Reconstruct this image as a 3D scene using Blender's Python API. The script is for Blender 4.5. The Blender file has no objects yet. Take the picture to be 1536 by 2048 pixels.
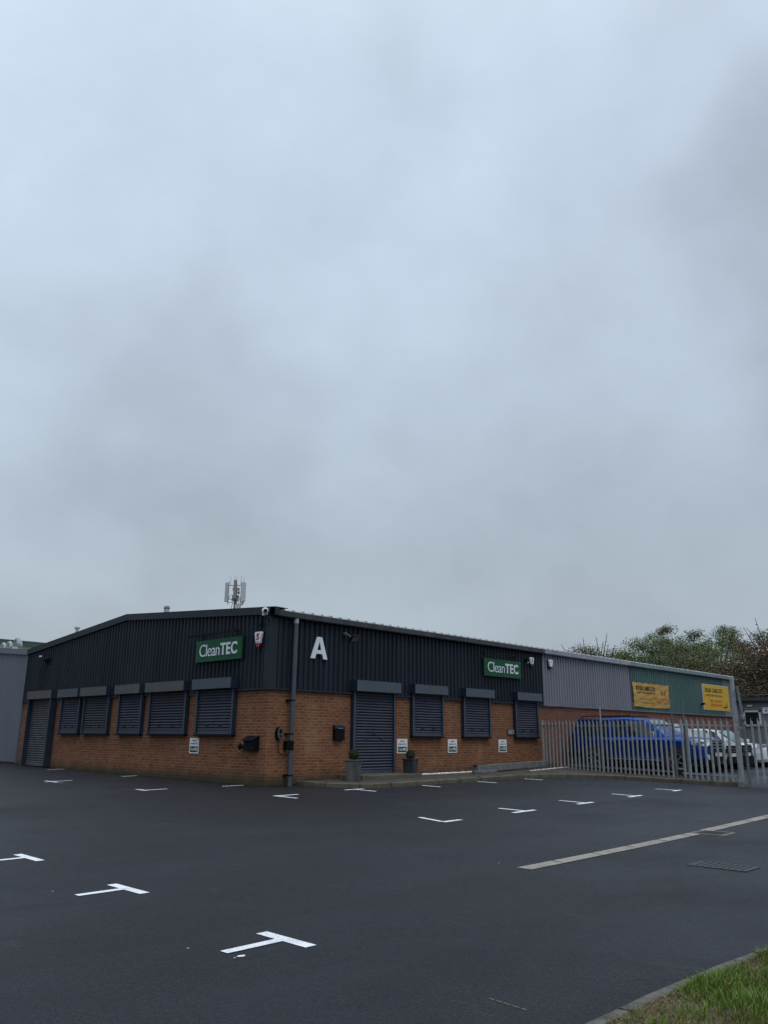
import bpy, bmesh, math, random
from mathutils import Vector, Matrix, noise
random.seed(7)
PI = math.pi
SC = bpy.context.scene
COL = SC.collection

# ---------------------------------------------------------------- camera
cd = bpy.data.cameras.new('camera')
cam = bpy.data.objects.new('camera', cd); COL.objects.link(cam)
cd.sensor_fit = 'VERTICAL'; cd.sensor_height = 36.0; cd.sensor_width = 27.0
cd.lens = 1593.2 / 2048 * 36.0
cd.clip_start = 0.05; cd.clip_end = 2000
CX = Vector((0.6921860673614002, -0.7216710018115801, 0.008331464158819865))
CU = Vector((-0.20152745854025605, -0.18218325895614576, 0.9623907437264884))
CF = Vector((0.6930116388669563, 0.6678324829628972, 0.2715412364532263))
cam.matrix_world = Matrix(((CX.x, CU.x, -CF.x, -12.6963), (CX.y, CU.y, -CF.y, -16.1794), (CX.z, CU.z, -CF.z, 1.4), (0, 0, 0, 1)))
SC.camera = cam

# ---------------------------------------------------------------- world and sun (overcast)
SUN_EL, SUN_AZ = math.radians(52), math.radians(200)   # azimuth measured from +Y clockwise
W = bpy.data.worlds.new('World'); SC.world = W; W.use_nodes = True
nt = W.node_tree; nt.nodes.clear()
def N(t, typ, **kw):
    n = t.nodes.new(typ)
    for k, v in kw.items(): setattr(n, k, v)
    return n
def math_node(t, op, a, b=None, c=None, clamp=False):
    n = t.nodes.new('ShaderNodeMath'); n.operation = op; n.use_clamp = clamp
    for i, v in enumerate((a, b, c)):
        if v is None: continue
        if hasattr(v, 'is_linked') or hasattr(v, 'links'): t.links.new(v, n.inputs[i])
        else: n.inputs[i].default_value = v
    return n.outputs[0]
out = N(nt, 'ShaderNodeOutputWorld')
sky = N(nt, 'ShaderNodeTexSky'); sky.sky_type = 'NISHITA'; sky.sun_disc = False
sky.sun_elevation = SUN_EL; sky.sun_rotation = SUN_AZ; sky.air_density = 1.0; sky.dust_density = 2.0
bg1 = N(nt, 'ShaderNodeBackground'); bg1.inputs[1].default_value = 0.08
nt.links.new(sky.outputs[0], bg1.inputs[0])
tc = N(nt, 'ShaderNodeTexCoord'); sep = N(nt, 'ShaderNodeSeparateXYZ')
nt.links.new(tc.outputs['Generated'], sep.inputs[0])
mp = N(nt, 'ShaderNodeMapping'); mp.inputs['Scale'].default_value = (1.0, 1.0, 1.25); mp.inputs['Location'].default_value = (3.1, 0.4, 1.7)
nt.links.new(tc.outputs['Generated'], mp.inputs[0])
nz = N(nt, 'ShaderNodeTexNoise'); nz.inputs['Scale'].default_value = 2.3; nz.inputs['Detail'].default_value = 7; nz.inputs['Roughness'].default_value = 0.5; nz.inputs['Distortion'].default_value = 0.35
nt.links.new(mp.outputs[0], nz.inputs['Vector'])
nz2 = N(nt, 'ShaderNodeTexNoise'); nz2.inputs['Scale'].default_value = 6.5; nz2.inputs['Detail'].default_value = 7; nz2.inputs['Roughness'].default_value = 0.55; nz2.inputs['Distortion'].default_value = 0.2
nt.links.new(mp.outputs[0], nz2.inputs['Vector'])
ramp = N(nt, 'ShaderNodeValToRGB')
cr = ramp.color_ramp; cr.interpolation = 'B_SPLINE'
for i, (p, c) in enumerate([(0.0, (.400, .455, .500)), (0.13, (.425, .500, .565)), (0.34, (.455, .540, .640)), (0.52, (.535, .630, .755)), (0.66, (.555, .655, .795)), (0.78, (.660, .775, .915)), (0.88, (.78, .86, .96)), (1.0, (.84, .90, .98))]):
    e = cr.elements[i] if i < 2 else cr.elements.new(p)
    e.position = p; e.color = (*c, 1)
nt.links.new(sep.outputs['Z'], ramp.inputs[0])
# broad darker banks of cloud (by direction)
def bank(d, width, amount):
    v = N(nt, 'ShaderNodeVectorMath'); v.operation = 'DOT_PRODUCT'
    nt.links.new(tc.outputs['Generated'], v.inputs[0]); v.inputs[1].default_value = Vector(d).normalized()
    mr = N(nt, 'ShaderNodeMapRange'); mr.interpolation_type = 'SMOOTHSTEP'
    nt.links.new(v.outputs['Value'], mr.inputs[0])
    mr.inputs[1].default_value = math.cos(width); mr.inputs[2].default_value = 1.0
    mr.inputs[3].default_value = 0.0; mr.inputs[4].default_value = amount
    return mr.outputs[0]
f = math_node(nt, 'MULTIPLY_ADD', nz.outputs[0], 0.44, 0.78)
f = math_node(nt, 'MULTIPLY', f, math_node(nt, 'MULTIPLY_ADD', nz2.outputs[0], 0.26, 0.87))
# positions are warped by the noise so that the banks of cloud have ragged, soft edges
wv = N(nt, 'ShaderNodeVectorMath'); wv.operation = 'MULTIPLY_ADD'
nw = N(nt, 'ShaderNodeTexNoise'); nw.inputs['Scale'].default_value = 4.0; nw.inputs['Detail'].default_value = 2.5; nw.inputs['Roughness'].default_value = .45; nt.links.new(mp.outputs[0], nw.inputs['Vector'])
nt.links.new(nw.outputs['Color'], wv.inputs[0]); wv.inputs[1].default_value = (.36, .36, .36); nt.links.new(tc.outputs['Generated'], wv.inputs[2])
wn = N(nt, 'ShaderNodeVectorMath'); wn.operation = 'SUBTRACT'; nt.links.new(wv.outputs[0], wn.inputs[0]); wn.inputs[1].default_value = (.18, .18, .18)
wnn = N(nt, 'ShaderNodeVectorMath'); wnn.operation = 'NORMALIZE'; nt.links.new(wn.outputs[0], wnn.inputs[0]); wn = wnn
def bank2(d, w0, w1, amount):
    v = N(nt, 'ShaderNodeVectorMath'); v.operation = 'DOT_PRODUCT'
    nt.links.new(wn.outputs[0], v.inputs[0]); v.inputs[1].default_value = Vector(d).normalized()
    mr = N(nt, 'ShaderNodeMapRange'); mr.interpolation_type = 'SMOOTHSTEP'
    nt.links.new(v.outputs['Value'], mr.inputs[0])
    mr.inputs[1].default_value = math.cos(w0); mr.inputs[2].default_value = math.cos(w1)
    mr.inputs[3].default_value = 0.0; mr.inputs[4].default_value = amount
    return mr.outputs[0]
BANKS = [((0.87, 0.15, 0.48), .24, .02, -0.24), ((0.48, 0.82, 0.30), .24, .0, -0.09), ((0.68, 0.60, 0.42), .28, .0, 0.06), ((0.18, 0.84, 0.50), .36, .0, 0.14), ((0.34, 0.92, 0.17), .16, .0, 0.08), ((0.50, 0.56, 0.66), .30, .0, 0.03), ((.90, .30, .12), .34, .0, -.04)]
for d_, w0_, w1_, a_ in BANKS: f = math_node(nt, 'ADD', f, bank2(d_, w0_, w1_, a_))
zr = N(nt, 'ShaderNodeMapRange'); zr.interpolation_type = 'SMOOTHSTEP'; nt.links.new(sep.outputs['Z'], zr.inputs[0])   # overcast sky is brightest overhead
zr.inputs[1].default_value = .77; zr.inputs[2].default_value = .93; zr.inputs[3].default_value = 1.0; zr.inputs[4].default_value = 2.1
f = math_node(nt, 'MULTIPLY', f, zr.outputs[0])
mul = N(nt, 'ShaderNodeVectorMath'); mul.operation = 'SCALE'
nt.links.new(ramp.outputs[0], mul.inputs[0]); nt.links.new(f, mul.inputs['Scale'])
bg2 = N(nt, 'ShaderNodeBackground'); bg2.inputs[1].default_value = 1.0
nt.links.new(mul.outputs[0], bg2.inputs[0])
mix = N(nt, 'ShaderNodeMixShader'); mix.inputs[0].default_value = 0.96
nt.links.new(bg1.outputs[0], mix.inputs[1]); nt.links.new(bg2.outputs[0], mix.inputs[2]); nt.links.new(mix.outputs[0], out.inputs[0])

sd = bpy.data.lights.new('sun', 'SUN'); sd.energy = 0.6; sd.angle = math.radians(25); sd.color = (1.0, 0.97, 0.93)
sun = bpy.data.objects.new('sun', sd); COL.objects.link(sun)
sdir = Vector((math.sin(SUN_AZ) * math.cos(SUN_EL), math.cos(SUN_AZ) * math.cos(SUN_EL), math.sin(SUN_EL)))
sun.rotation_euler = sdir.to_track_quat('Z', 'Y').to_euler()
sun.location = (0, 0, 40)
SC.view_settings.view_transform = 'Standard'; SC.view_settings.look = 'None'
SC.view_settings.exposure = 0.0; SC.view_settings.gamma = 1.0
try: SC.view_settings.use_curve_mapping = False
except Exception: pass

# ---------------------------------------------------------------- ground height
def zg(a, b):
    t = .2 + .006 * a + ((.016 - .0015 * a) * b if b < 0 else .007 * b)
    t = min(t, .45)
    if b < -14 or a < -14: t = min(t, .02)
    return .5 * (t + math.sqrt(t * t + .006))
def sstep(e0, e1, x):
    t = max(0, min(1, (x - e0) / (e1 - e0))); return t * t * (3 - 2 * t)
def zpave(a, b): return zg(a, b) + .095 + .10 * sstep(9.0, 12.2, a) * sstep(-3.5, -.2, b)

# ---------------------------------------------------------------- materials
def mat(name, col, rough=.6, metal=0., var=.15, scale=6., bump=0., bscale=60., col2=None, spec=.5, stretch=None, emit=None):
    m = bpy.data.materials.new(name); m.use_nodes = True; t = m.node_tree
    b = t.nodes['Principled BSDF']
    b.inputs['Roughness'].default_value = rough; b.inputs['Metallic'].default_value = metal
    b.inputs['Specular IOR Level'].default_value = spec
    g = N(t, 'ShaderNodeNewGeometry')
    src = g.outputs['Position']
    if stretch:
        mpn = N(t, 'ShaderNodeMapping'); mpn.inputs['Scale'].default_value = stretch
        t.links.new(src, mpn.inputs[0]); src = mpn.outputs[0]
    n = N(t, 'ShaderNodeTexNoise'); n.inputs['Scale'].default_value = scale; n.inputs['Detail'].default_value = 6; n.inputs['Roughness'].default_value = .6
    t.links.new(src, n.inputs['Vector'])
    r = N(t, 'ShaderNodeMapRange'); r.inputs[1].default_value = .3; r.inputs[2].default_value = .7
    t.links.new(n.outputs[0], r.inputs[0])
    mx = N(t, 'ShaderNodeMix'); mx.data_type = 'RGBA'
    c1 = [c * (1 - var) for c in col]; c2 = list(col2) if col2 else [min(1, c * (1 + var)) for c in col]
    mx.inputs['A'].default_value = (*c1, 1); mx.inputs['B'].default_value = (*c2, 1)
    t.links.new(r.outputs[0], mx.inputs['Factor']); t.links.new(mx.outputs['Result'], b.inputs['Base Color'])
    if bump:
        n2 = N(t, 'ShaderNodeTexNoise'); n2.inputs['Scale'].default_value = bscale; n2.inputs['Detail'].default_value = 4
        t.links.new(g.outputs['Position'], n2.inputs['Vector'])
        bp = N(t, 'ShaderNodeBump'); bp.inputs['Strength'].default_value = bump; bp.inputs['Distance'].default_value = .01
        t.links.new(n2.outputs[0], bp.inputs['Height']); t.links.new(bp.outputs[0], b.inputs['Normal'])
    if emit:
        b.inputs['Emission Color'].default_value = (*emit[0], 1); b.inputs['Emission Strength'].default_value = emit[1]
    return m

def brick_mat(name, base1, base2, mortar, dirt=(.045, .04, .028)):
    m = bpy.data.materials.new(name); m.use_nodes = True; t = m.node_tree; b = t.nodes['Principled BSDF']
    b.inputs['Roughness'].default_value = .9; b.inputs['Specular IOR Level'].default_value = .25
    g = N(t, 'ShaderNodeNewGeometry'); s = N(t, 'ShaderNodeSeparateXYZ'); t.links.new(g.outputs['Position'], s.inputs[0])
    u = math_node(t, 'SUBTRACT', s.outputs['X'], s.outputs['Y'])
    cmb = N(t, 'ShaderNodeCombineXYZ'); t.links.new(u, cmb.inputs[0]); t.links.new(s.outputs['Z'], cmb.inputs[1])
    br = N(t, 'ShaderNodeTexBrick'); t.links.new(cmb.outputs[0], br.inputs['Vector'])
    br.offset = .5; br.inputs['Scale'].default_value = 1; br.inputs['Brick Width'].default_value = .225; br.inputs['Row Height'].default_value = .075
    br.inputs['Mortar Size'].default_value = .007; br.inputs['Mortar Smooth'].default_value = .3; br.inputs['Bias'].default_value = -.1
    br.inputs['Color1'].default_value = (*base1, 1); br.inputs['Color2'].default_value = (*base2, 1); br.inputs['Mortar'].default_value = (*mortar, 1)
    # large scale tone changes, bands of darker brick, streaks
    def noise_(sc, det, st=None, loc=(0, 0, 0)):
        n = N(t, 'ShaderNodeTexNoise'); n.inputs['Scale'].default_value = sc; n.inputs['Detail'].default_value = det; n.inputs['Roughness'].default_value = .65
        mm = N(t, 'ShaderNodeMapping'); mm.inputs['Scale'].default_value = st or (1, 1, 1); mm.inputs['Location'].default_value = loc
        t.links.new(cmb.outputs[0], mm.inputs[0]); t.links.new(mm.outputs[0], n.inputs['Vector']); return n.outputs[0]
    def mixc(fac, A, B, typ='MIX'):
        x = N(t, 'ShaderNodeMix'); x.data_type = 'RGBA'; x.blend_type = typ
        for nm, v in (('Factor', fac), ('A', A), ('B', B)):
            if hasattr(v, 'links'): t.links.new(v, x.inputs[nm])
            elif isinstance(v, tuple): x.inputs[nm].default_value = (*v, 1)
            else: x.inputs[nm].default_value = v
        return x.outputs['Result']
    def rng(v, a, bb, c=0., d=1.):
        r = N(t, 'ShaderNodeMapRange'); t.links.new(v, r.inputs[0])
        for i, q in enumerate((a, bb, c, d)): r.inputs[i + 1].default_value = q
        return r.outputs[0]
    c = br.outputs['Color']
    c = mixc(rng(noise_(.9, 6), .35, .7, 0, .55), c, tuple(x * .55 for x in base1))
    c = mixc(rng(noise_(5, 4, (1, 4.5, 1)), .42, .66, 0, .55), c, tuple(x * .58 for x in base2))
    c = mixc(rng(noise_(4.2, 4, (1, 4.5, 1), (3, 8, 0)), .50, .66, 0, .40), c, tuple(x * 1.35 for x in base1))
    c = mixc(rng(noise_(1.3, 5, (1, .35, 1), (5, 2, 0)), .56, .78, 0, .35), c, tuple(min(1, x * 1.25 + .02) for x in mortar))
    c = mixc(math_node(t, 'MULTIPLY', br.outputs['Fac'], .34), c, mortar)
    # rising damp and algae near the ground
    wob = noise_(2.2, 6, (1, .6, 1), (9, 9, 0))
    h = math_node(t, 'MULTIPLY_ADD', wob, .55, s.outputs['Z'])
    c = mixc(rng(h, .88, .58, 0, .8), c, dirt)
    h2 = math_node(t, 'MULTIPLY_ADD', noise_(4, 5, None, (2, 7, 0)), .35, s.outputs['Z'])
    c = mixc(rng(h2, .60, .45, 0, .6), c, (.035, .045, .02))
    t.links.new(c, b.inputs['Base Color'])
    bp = N(t, 'ShaderNodeBump'); bp.inputs['Strength'].default_value = .5; bp.inputs['Distance'].default_value = .006; bp.invert = True
    t.links.new(br.outputs['Fac'], bp.inputs['Height']); t.links.new(bp.outputs[0], b.inputs['Normal'])
    return m

def asphalt_mat():
    m = bpy.data.materials.new('asphalt'); m.use_nodes = True; t = m.node_tree; b = t.nodes['Principled BSDF']
    g = N(t, 'ShaderNodeNewGeometry'); s = N(t, 'ShaderNodeSeparateXYZ'); t.links.new(g.outputs['Position'], s.inputs[0])
    def nz_(sc, det, rough=.6, st=None, loc=(0, 0, 0)):
        n = N(t, 'ShaderNodeTexNoise'); n.inputs['Scale'].default_value = sc; n.inputs['Detail'].default_value = det; n.inputs['Roughness'].default_value = rough
        mm = N(t, 'ShaderNodeMapping'); mm.inputs['Scale'].default_value = st or (1, 1, 1); mm.inputs['Location'].default_value = loc
        t.links.new(g.outputs['Position'], mm.inputs[0]); t.links.new(mm.outputs[0], n.inputs['Vector']); return n.outputs[0]
    def rng(v, a, bb, c=0., d=1.):
        r = N(t, 'ShaderNodeMapRange'); t.links.new(v, r.inputs[0])
        for i, q in enumerate((a, bb, c, d)): r.inputs[i + 1].default_value = q
        return r.outputs[0]
    def mixc(fac, A, B, typ='MIX'):
        x = N(t, 'ShaderNodeMix'); x.data_type = 'RGBA'; x.blend_type = typ
        for nm, v in (('Factor', fac), ('A', A), ('B', B)):
            if hasattr(v, 'links'): t.links.new(v, x.inputs[nm])
            elif isinstance(v, tuple): x.inputs[nm].default_value = (*v, 1)
            else: x.inputs[nm].default_value = v
        return x.outputs['Result']
    vor = N(t, 'ShaderNodeTexVoronoi'); vor.inputs['Scale'].default_value = 55; t.links.new(g.outputs['Position'], vor.inputs['Vector'])
    c = mixc(rng(nz_(34, 4, .75), .36, .64), (.001, .0015, .0025), (.049, .052, .066))
    c = mixc(rng(vor.outputs['Distance'], .25, .55, 0, .80), c, (.006, .007, .010))
    c = mixc(rng(nz_(.22, 5, .6, (1, 1.6, 1)), .35, .68, 0, .40), c, (.044, .048, .060))
    c = mixc(rng(nz_(.9, 7, .7), .45, .72, 0, .45), c, (.014, .016, .021))
    c = mixc(rng(nz_(3.5, 5, .7, (1, .35, 1), (4, 4, 0)), .60, .80, 0, .30), c, (.082, .084, .088))
    # the long seam that carries on from the drain channel, and one across the bays
    def seam(coord, pos, wob, w, amt):
        d = math_node(t, 'ABSOLUTE', math_node(t, 'ADD', coord, math_node(t, 'MULTIPLY_ADD', wob, .22, -pos - .11)))
        return rng(d, w, 0., 0., amt)
    wob = nz_(.8, 4)
    c = mixc(seam(s.outputs['Y'], -10.75, wob, .09, .55), c, (.014, .016, .020))
    c = mixc(seam(s.outputs['X'], -6.2, wob, .07, .40), c, (.016, .018, .022))
    c = mixc(seam(s.outputs['Y'], -5.2, wob, .05, .25), c, (.018, .020, .025))
    # loose grit scattered on the mat
    gv = N(t, 'ShaderNodeTexVoronoi'); gv.inputs['Scale'].default_value = 9; t.links.new(g.outputs['Position'], gv.inputs['Vector'])
    c = mixc(rng(gv.outputs['Distance'], .035, .02, 0, .35), c, (.13, .13, .13))
    # ragged darker patches around the building corner, and a faint wheel track curving across the bays
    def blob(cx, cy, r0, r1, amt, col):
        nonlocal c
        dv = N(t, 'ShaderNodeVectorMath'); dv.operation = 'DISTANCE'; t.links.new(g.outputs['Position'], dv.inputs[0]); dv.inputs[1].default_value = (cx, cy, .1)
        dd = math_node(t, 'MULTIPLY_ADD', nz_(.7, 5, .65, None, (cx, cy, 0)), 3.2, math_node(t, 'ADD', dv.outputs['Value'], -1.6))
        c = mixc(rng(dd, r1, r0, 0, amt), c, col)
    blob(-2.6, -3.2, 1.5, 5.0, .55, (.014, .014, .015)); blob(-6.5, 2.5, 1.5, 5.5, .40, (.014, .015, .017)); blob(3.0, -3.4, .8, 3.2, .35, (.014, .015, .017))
    for rad, amt in ((9.0, .30), (10.5, .26)):
        dv = N(t, 'ShaderNodeVectorMath'); dv.operation = 'DISTANCE'; t.links.new(g.outputs['Position'], dv.inputs[0]); dv.inputs[1].default_value = (-14.5, -1.0, .05)
        ad = math_node(t, 'ABSOLUTE', math_node(t, 'ADD', math_node(t, 'MULTIPLY_ADD', nz_(.5, 3), .5, dv.outputs['Value']), -rad - .25))
        c = mixc(math_node(t, 'MULTIPLY', rng(ad, .22, .05, 0, amt), rng(nz_(.6, 3, .6, None, (2, 2, 0)), .4, .6)), c, (.016, .018, .022))
    t.links.new(c, b.inputs['Base Color'])
    rr = rng(nz_(.35, 4, .6, (1, 1.4, 1), (7, 1, 0)), .35, .7, .32, .62); t.links.new(rr, b.inputs['Roughness'])
    b.inputs['Specular IOR Level'].default_value = .20
    bp = N(t, 'ShaderNodeBump'); bp.inputs['Strength'].default_value = .9; bp.inputs['Distance'].default_value = .012
    hh = math_node(t, 'ADD', math_node(t, 'MULTIPLY', vor.outputs['Distance'], -1.2), nz_(130, 3))
    t.links.new(hh, bp.inputs['Height'])
    bp2 = N(t, 'ShaderNodeBump'); bp2.inputs['Strength'].default_value = .35; bp2.inputs['Distance'].default_value = .04
    t.links.new(nz_(1.6, 4), bp2.inputs['Height']); t.links.new(bp.outputs[0], bp2.inputs['Normal']); t.links.new(bp2.outputs[0], b.inputs['Normal'])
    return m

def leaf_mat(name, c1, c2, rough=.6):
    m = bpy.data.materials.new(name); m.use_nodes = True; t = m.node_tree; b = t.nodes['Principled BSDF']
    g = N(t, 'ShaderNodeNewGeometry')
    n = N(t, 'ShaderNodeTexNoise'); n.inputs['Scale'].default_value = .9; n.inputs['Detail'].default_value = 3; t.links.new(g.outputs['Position'], n.inputs['Vector'])
    a = math_node(t, 'MULTIPLY_ADD', g.outputs['Random Per Island'], .32, math_node(t, 'MULTIPLY_ADD', n.outputs[0], 1.7, -.48), clamp=True)
    x = N(t, 'ShaderNodeMix'); x.data_type = 'RGBA'; x.inputs['A'].default_value = (*c1, 1); x.inputs['B'].default_value = (*c2, 1)
    t.links.new(a, x.inputs['Factor']); t.links.new(x.outputs['Result'], b.inputs['Base Color'])
    b.inputs['Roughness'].default_value = rough; b.inputs['Specular IOR Level'].default_value = .3
    b.inputs['Transmission Weight'].default_value = 0
    return m

M = {}
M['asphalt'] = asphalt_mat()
M['brick'] = brick_mat('brown_brick', (.258, .108, .052), (.135, .052, .028), (.31, .20, .13))
M['brick_far'] = brick_mat('red_brick', (.21, .085, .055), (.15, .06, .04), (.22, .15, .12))
M['clad_dark'] = mat('anthracite_cladding', (.0145, .0195, .030), .55, 0, .30, 1.7, stretch=(1, 1, .12), spec=.22)
M['clad_grey'] = mat('grey_cladding', (.135, .150, .190), .5, 0, .10, 1.2, stretch=(1, 1, .35))
M['clad_lilac'] = mat('pale_grey_cladding', (.185, .188, .225), .5, 0, .10, 1.0, stretch=(1, 1, .35))
M['clad_green'] = mat('teal_cladding', (.060, .125, .118), .5, 0, .14, 1.0, stretch=(1, 1, .35))
M['fascia_dark'] = mat('dark_fascia', (.019, .024, .035), .5, 0, .16, 2.0, spec=.25)
M['gutter_dark'] = mat('dark_gutter', (.045, .052, .060), .5, 0, .2, 3.0, col2=(.075, .085, .092), spec=.3)
M['gutter_pale'] = mat('pale_gutter', (.30, .32, .36), .45, 0, .2, 2.5)
M['gutter_teal'] = mat('teal_gutter', (.17, .24, .25), .45, 0, .2, 2.5)
M['roof'] = mat('roof_sheet', (.34, .35, .36), .55, 0, .3, 3.0, stretch=(2, .5, 1))
M['black'] = mat('black_plastic', (.004, .005, .007), .6, 0, .2, 20, spec=.15)
M['rubber'] = mat('black_rubber', (.012, .012, .013), .8, 0, .2, 20)
M['shutter'] = mat('shutter_lath', (.058, .061, .086), .5, 0, .16, 2.5, spec=.35)
M['shutter_old'] = mat('weathered_shutter_lath', (.090, .089, .098), .5, 0, .28, 3.0)
M['rail'] = mat('shutter_rail', (.016, .026, .044), .5, 0, .2, 3.0, spec=.3)
M['rail_face'] = mat('shutter_rail_face', (.050, .066, .090), .5, 0, .15, 3.0, spec=.3)
M['box'] = mat('shutter_box', (.060, .076, .098), .5, 0, .12, 2.5)
M['box_stain'] = mat('stained_shutter_box', (.060, .074, .090), .5, 0, .15, 3.2, col2=(.105, .095, .080), stretch=(1.6, 1.6, .3))
M['pipe'] = mat('grey_pipe', (.058, .070, .088), .4, 0, .12, 3)
M['sign_green'] = mat('green_sign', (.014, .090, .040), .55, 0, .08, 3, spec=.2)
M['sign_dark'] = mat('dark_green_sign', (.008, .045, .028), .5, 0, .08, 3)
M['white'] = mat('white_paint', (.80, .80, .80), .5, 0, .03, 5)
M['letter'] = mat('white_letter', (.72, .76, .82), .5, 0, .03, 5)
M['paint'] = mat('road_paint', (.82, .84, .86), .65, 0, .07, 14, bump=.25, bscale=220)
M['shutter_b'] = mat('shutter_lath_dusty', (.066, .067, .090), .55, 0, .28, 1.6, spec=.3, col2=(.060, .062, .085))
M['shutter_c'] = mat('shutter_lath_blue', (.052, .058, .084), .48, 0, .2, 4.5, spec=.35)
def wear(m):
    t = m.node_tree; b = t.nodes['Principled BSDF']; src = b.inputs['Base Color'].links[0].from_socket
    g = N(t, 'ShaderNodeNewGeometry'); n = N(t, 'ShaderNodeTexNoise'); n.inputs['Scale'].default_value = 75; n.inputs['Detail'].default_value = 6; n.inputs['Roughness'].default_value = .7; t.links.new(g.outputs['Position'], n.inputs['Vector'])
    n2 = N(t, 'ShaderNodeTexNoise'); n2.inputs['Scale'].default_value = 4; n2.inputs['Detail'].default_value = 4; t.links.new(g.outputs['Position'], n2.inputs['Vector'])
    a = math_node(t, 'MULTIPLY_ADD', n2.outputs[0], .55, n.outputs[0])
    r_ = N(t, 'ShaderNodeMapRange'); t.links.new(a, r_.inputs[0]); r_.inputs[1].default_value = .80; r_.inputs[2].default_value = .98; r_.inputs[4].default_value = .75
    x = N(t, 'ShaderNodeMix'); x.data_type = 'RGBA'; t.links.new(r_.outputs[0], x.inputs['Factor']); t.links.new(src, x.inputs['A']); x.inputs['B'].default_value = (.16, .17, .19, 1); t.links.new(x.outputs['Result'], b.inputs['Base Color'])
wear(M['paint'])
M['sign_edge'] = mat('black_edge', (.008, .012, .012), .5)
M['ink'] = mat('dark_ink', (.05, .055, .09), .6)
M['ink_black'] = mat('black_ink', (.02, .017, .012), .6)
M['ink_red'] = mat('red_ink', (.52, .075, .02), .6)
M['ink_fade'] = mat('faded_red_ink', (.48, .13, .03), .6)
M['ink_brown'] = mat('brown_ink', (.16, .10, .03), .6)
M['yellow'] = mat('yellow_banner', (.60, .36, .020), .6, 0, .10, 1.5)
M['yellow_old'] = mat('faded_yellow_banner', (.44, .26, .055), .65, 0, .16, 1.5)
M['galv'] = mat('galvanised_steel', (.265, .277, .280), .55, .1, .18, 9, col2=(.36, .375, .38))
M['galv_dark'] = mat('weathered_galvanised', (.135, .150, .160), .5, .25, .2, 6)
M['concrete'] = mat('concrete', (.20, .185, .150), .9, 0, .35, 5, bump=.4, bscale=70)
M['kerb'] = mat('kerb_concrete', (.095, .083, .058), .9, 0, .40, 3.5, bump=.4, bscale=60)
M['kerb_near'] = mat('near_kerb_concrete', (.105, .102, .092), .9, 0, .45, 14, bump=.6, bscale=90, spec=.2)
M['pave'] = mat('pavement_slab', (.058, .052, .040), .9, 0, .40, 2.5, bump=.4, bscale=50)
M['channel'] = mat('channel_concrete', (.27, .25, .21), .85, 0, .30, 4.5, bump=.5, bscale=60)
M['iron'] = mat('cast_iron', (.040, .042, .048), .65, .1, .3, 25, bump=.3, bscale=120)
M['lead'] = mat('lead_planter', (.038, .040, .046), .6, 0, .45, 5, col2=(.105, .108, .115), stretch=(1, 1, .5), bump=.25, bscale=30)
M['zinc'] = mat('zinc_planter', (.010, .013, .017), .5, 0, .5, 5, col2=(.055, .062, .070), stretch=(1, 1, .4))
M['topiary'] = leaf_mat('topiary_leaf', (.012, .020, .010), (.045, .070, .025))
M['soil'] = mat('soil', (.060, .040, .024), .95, 0, .4, 8, bump=.8, bscale=30)
M['verge'] = mat('verge_soil', (.050, .036, .020), .95, 0, .4, 9, col2=(.085, .070, .032), bump=.8, bscale=25)
M['foam'] = mat('white_foam', (.72, .70, .64), .8, 0, .1, 12, bump=.5, bscale=30)
M['beam'] = mat('weathered_beam', (.135, .138, .138), .8, 0, .35, 7, bump=.3, bscale=40)
M['glass'] = mat('dark_glass', (.015, .020, .022), .06, 0, .1, 2, spec=.8)
M['screen'] = mat('windscreen_glass', (.13, .19, .19), .06, 0, .1, 2, spec=.8)
M['car_blue'] = mat('metallic_blue_paint', (.012, .055, .27), .28, .80, .08, 3, spec=.7)
M['car_silver'] = mat('silver_paint', (.42, .43, .45), .25, .85, .08, 3, spec=.7)
M['car_grey'] = mat('grey_car_paint', (.20, .205, .22), .25, .85, .08, 3, spec=.7)
M['car_white'] = mat('white_car_paint', (.72, .74, .78), .25, 0, .04, 3, spec=.7)
M['chrome'] = mat('chrome', (.80, .80, .82), .15, 1, .05, 3)
M['lamp_glass'] = mat('headlight_glass', (.62, .66, .70), .08, .3, .15, 20, spec=.9)
M['red_lens'] = mat('red_lens', (.25, .01, .008), .2, 0, .1, 4)
M['plate'] = mat('number_plate', (.55, .56, .52), .4, 0, .05, 5)
M['alarm_white'] = mat('alarm_box_white', (.74, .74, .76), .4, 0, .05, 5)
M['dark_blue_plastic'] = mat('dark_blue_plastic', (.012, .018, .045), .4)
M['render'] = mat('grey_render', (.165, .180, .190), .8, 0, .12, 2)
M['upvc'] = mat('white_window_frame', (.62, .62, .60), .5, 0, .06, 5)
M['beige'] = mat('beige_cladding', (.30, .29, .23), .7, 0, .12, 2)
M['green_roof'] = mat('green_roof_edge', (.022, .085, .036), .45, 0, .1, 2)
M['dark_green_roof'] = mat('dark_roof', (.035, .050, .055), .5, 0, .1, 2)
M['duct'] = mat('duct_grey', (.33, .35, .35), .5, .2, .15, 6)
M['duct_white'] = mat('duct_white', (.60, .60, .56), .6, 0, .1, 6)
M['panel'] = mat('antenna_panel', (.46, .48, .50), .5, 0, .06, 3)
M['panel_shaded'] = mat('antenna_panel_shaded', (.23, .22, .21), .6, 0, .06, 3)  # darker copy of the antenna panel, shade put into its colour
M['mast'] = mat('mast_steel', (.12, .125, .13), .6, .2, .15, 3)
M['radio'] = mat('remote_radio_grey', (.19, .20, .20), .6, 0, .2, 3)
M['bark'] = mat('bark', (.075, .058, .042), .9, 0, .3, 6, bump=.4, bscale=20)
M['leaf_green'] = leaf_mat('leaf_green', (.048, .074, .023), (.135, .185, .052))
M['leaf_fresh'] = leaf_mat('leaf_fresh_green', (.070, .100, .028), (.160, .205, .060))
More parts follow.
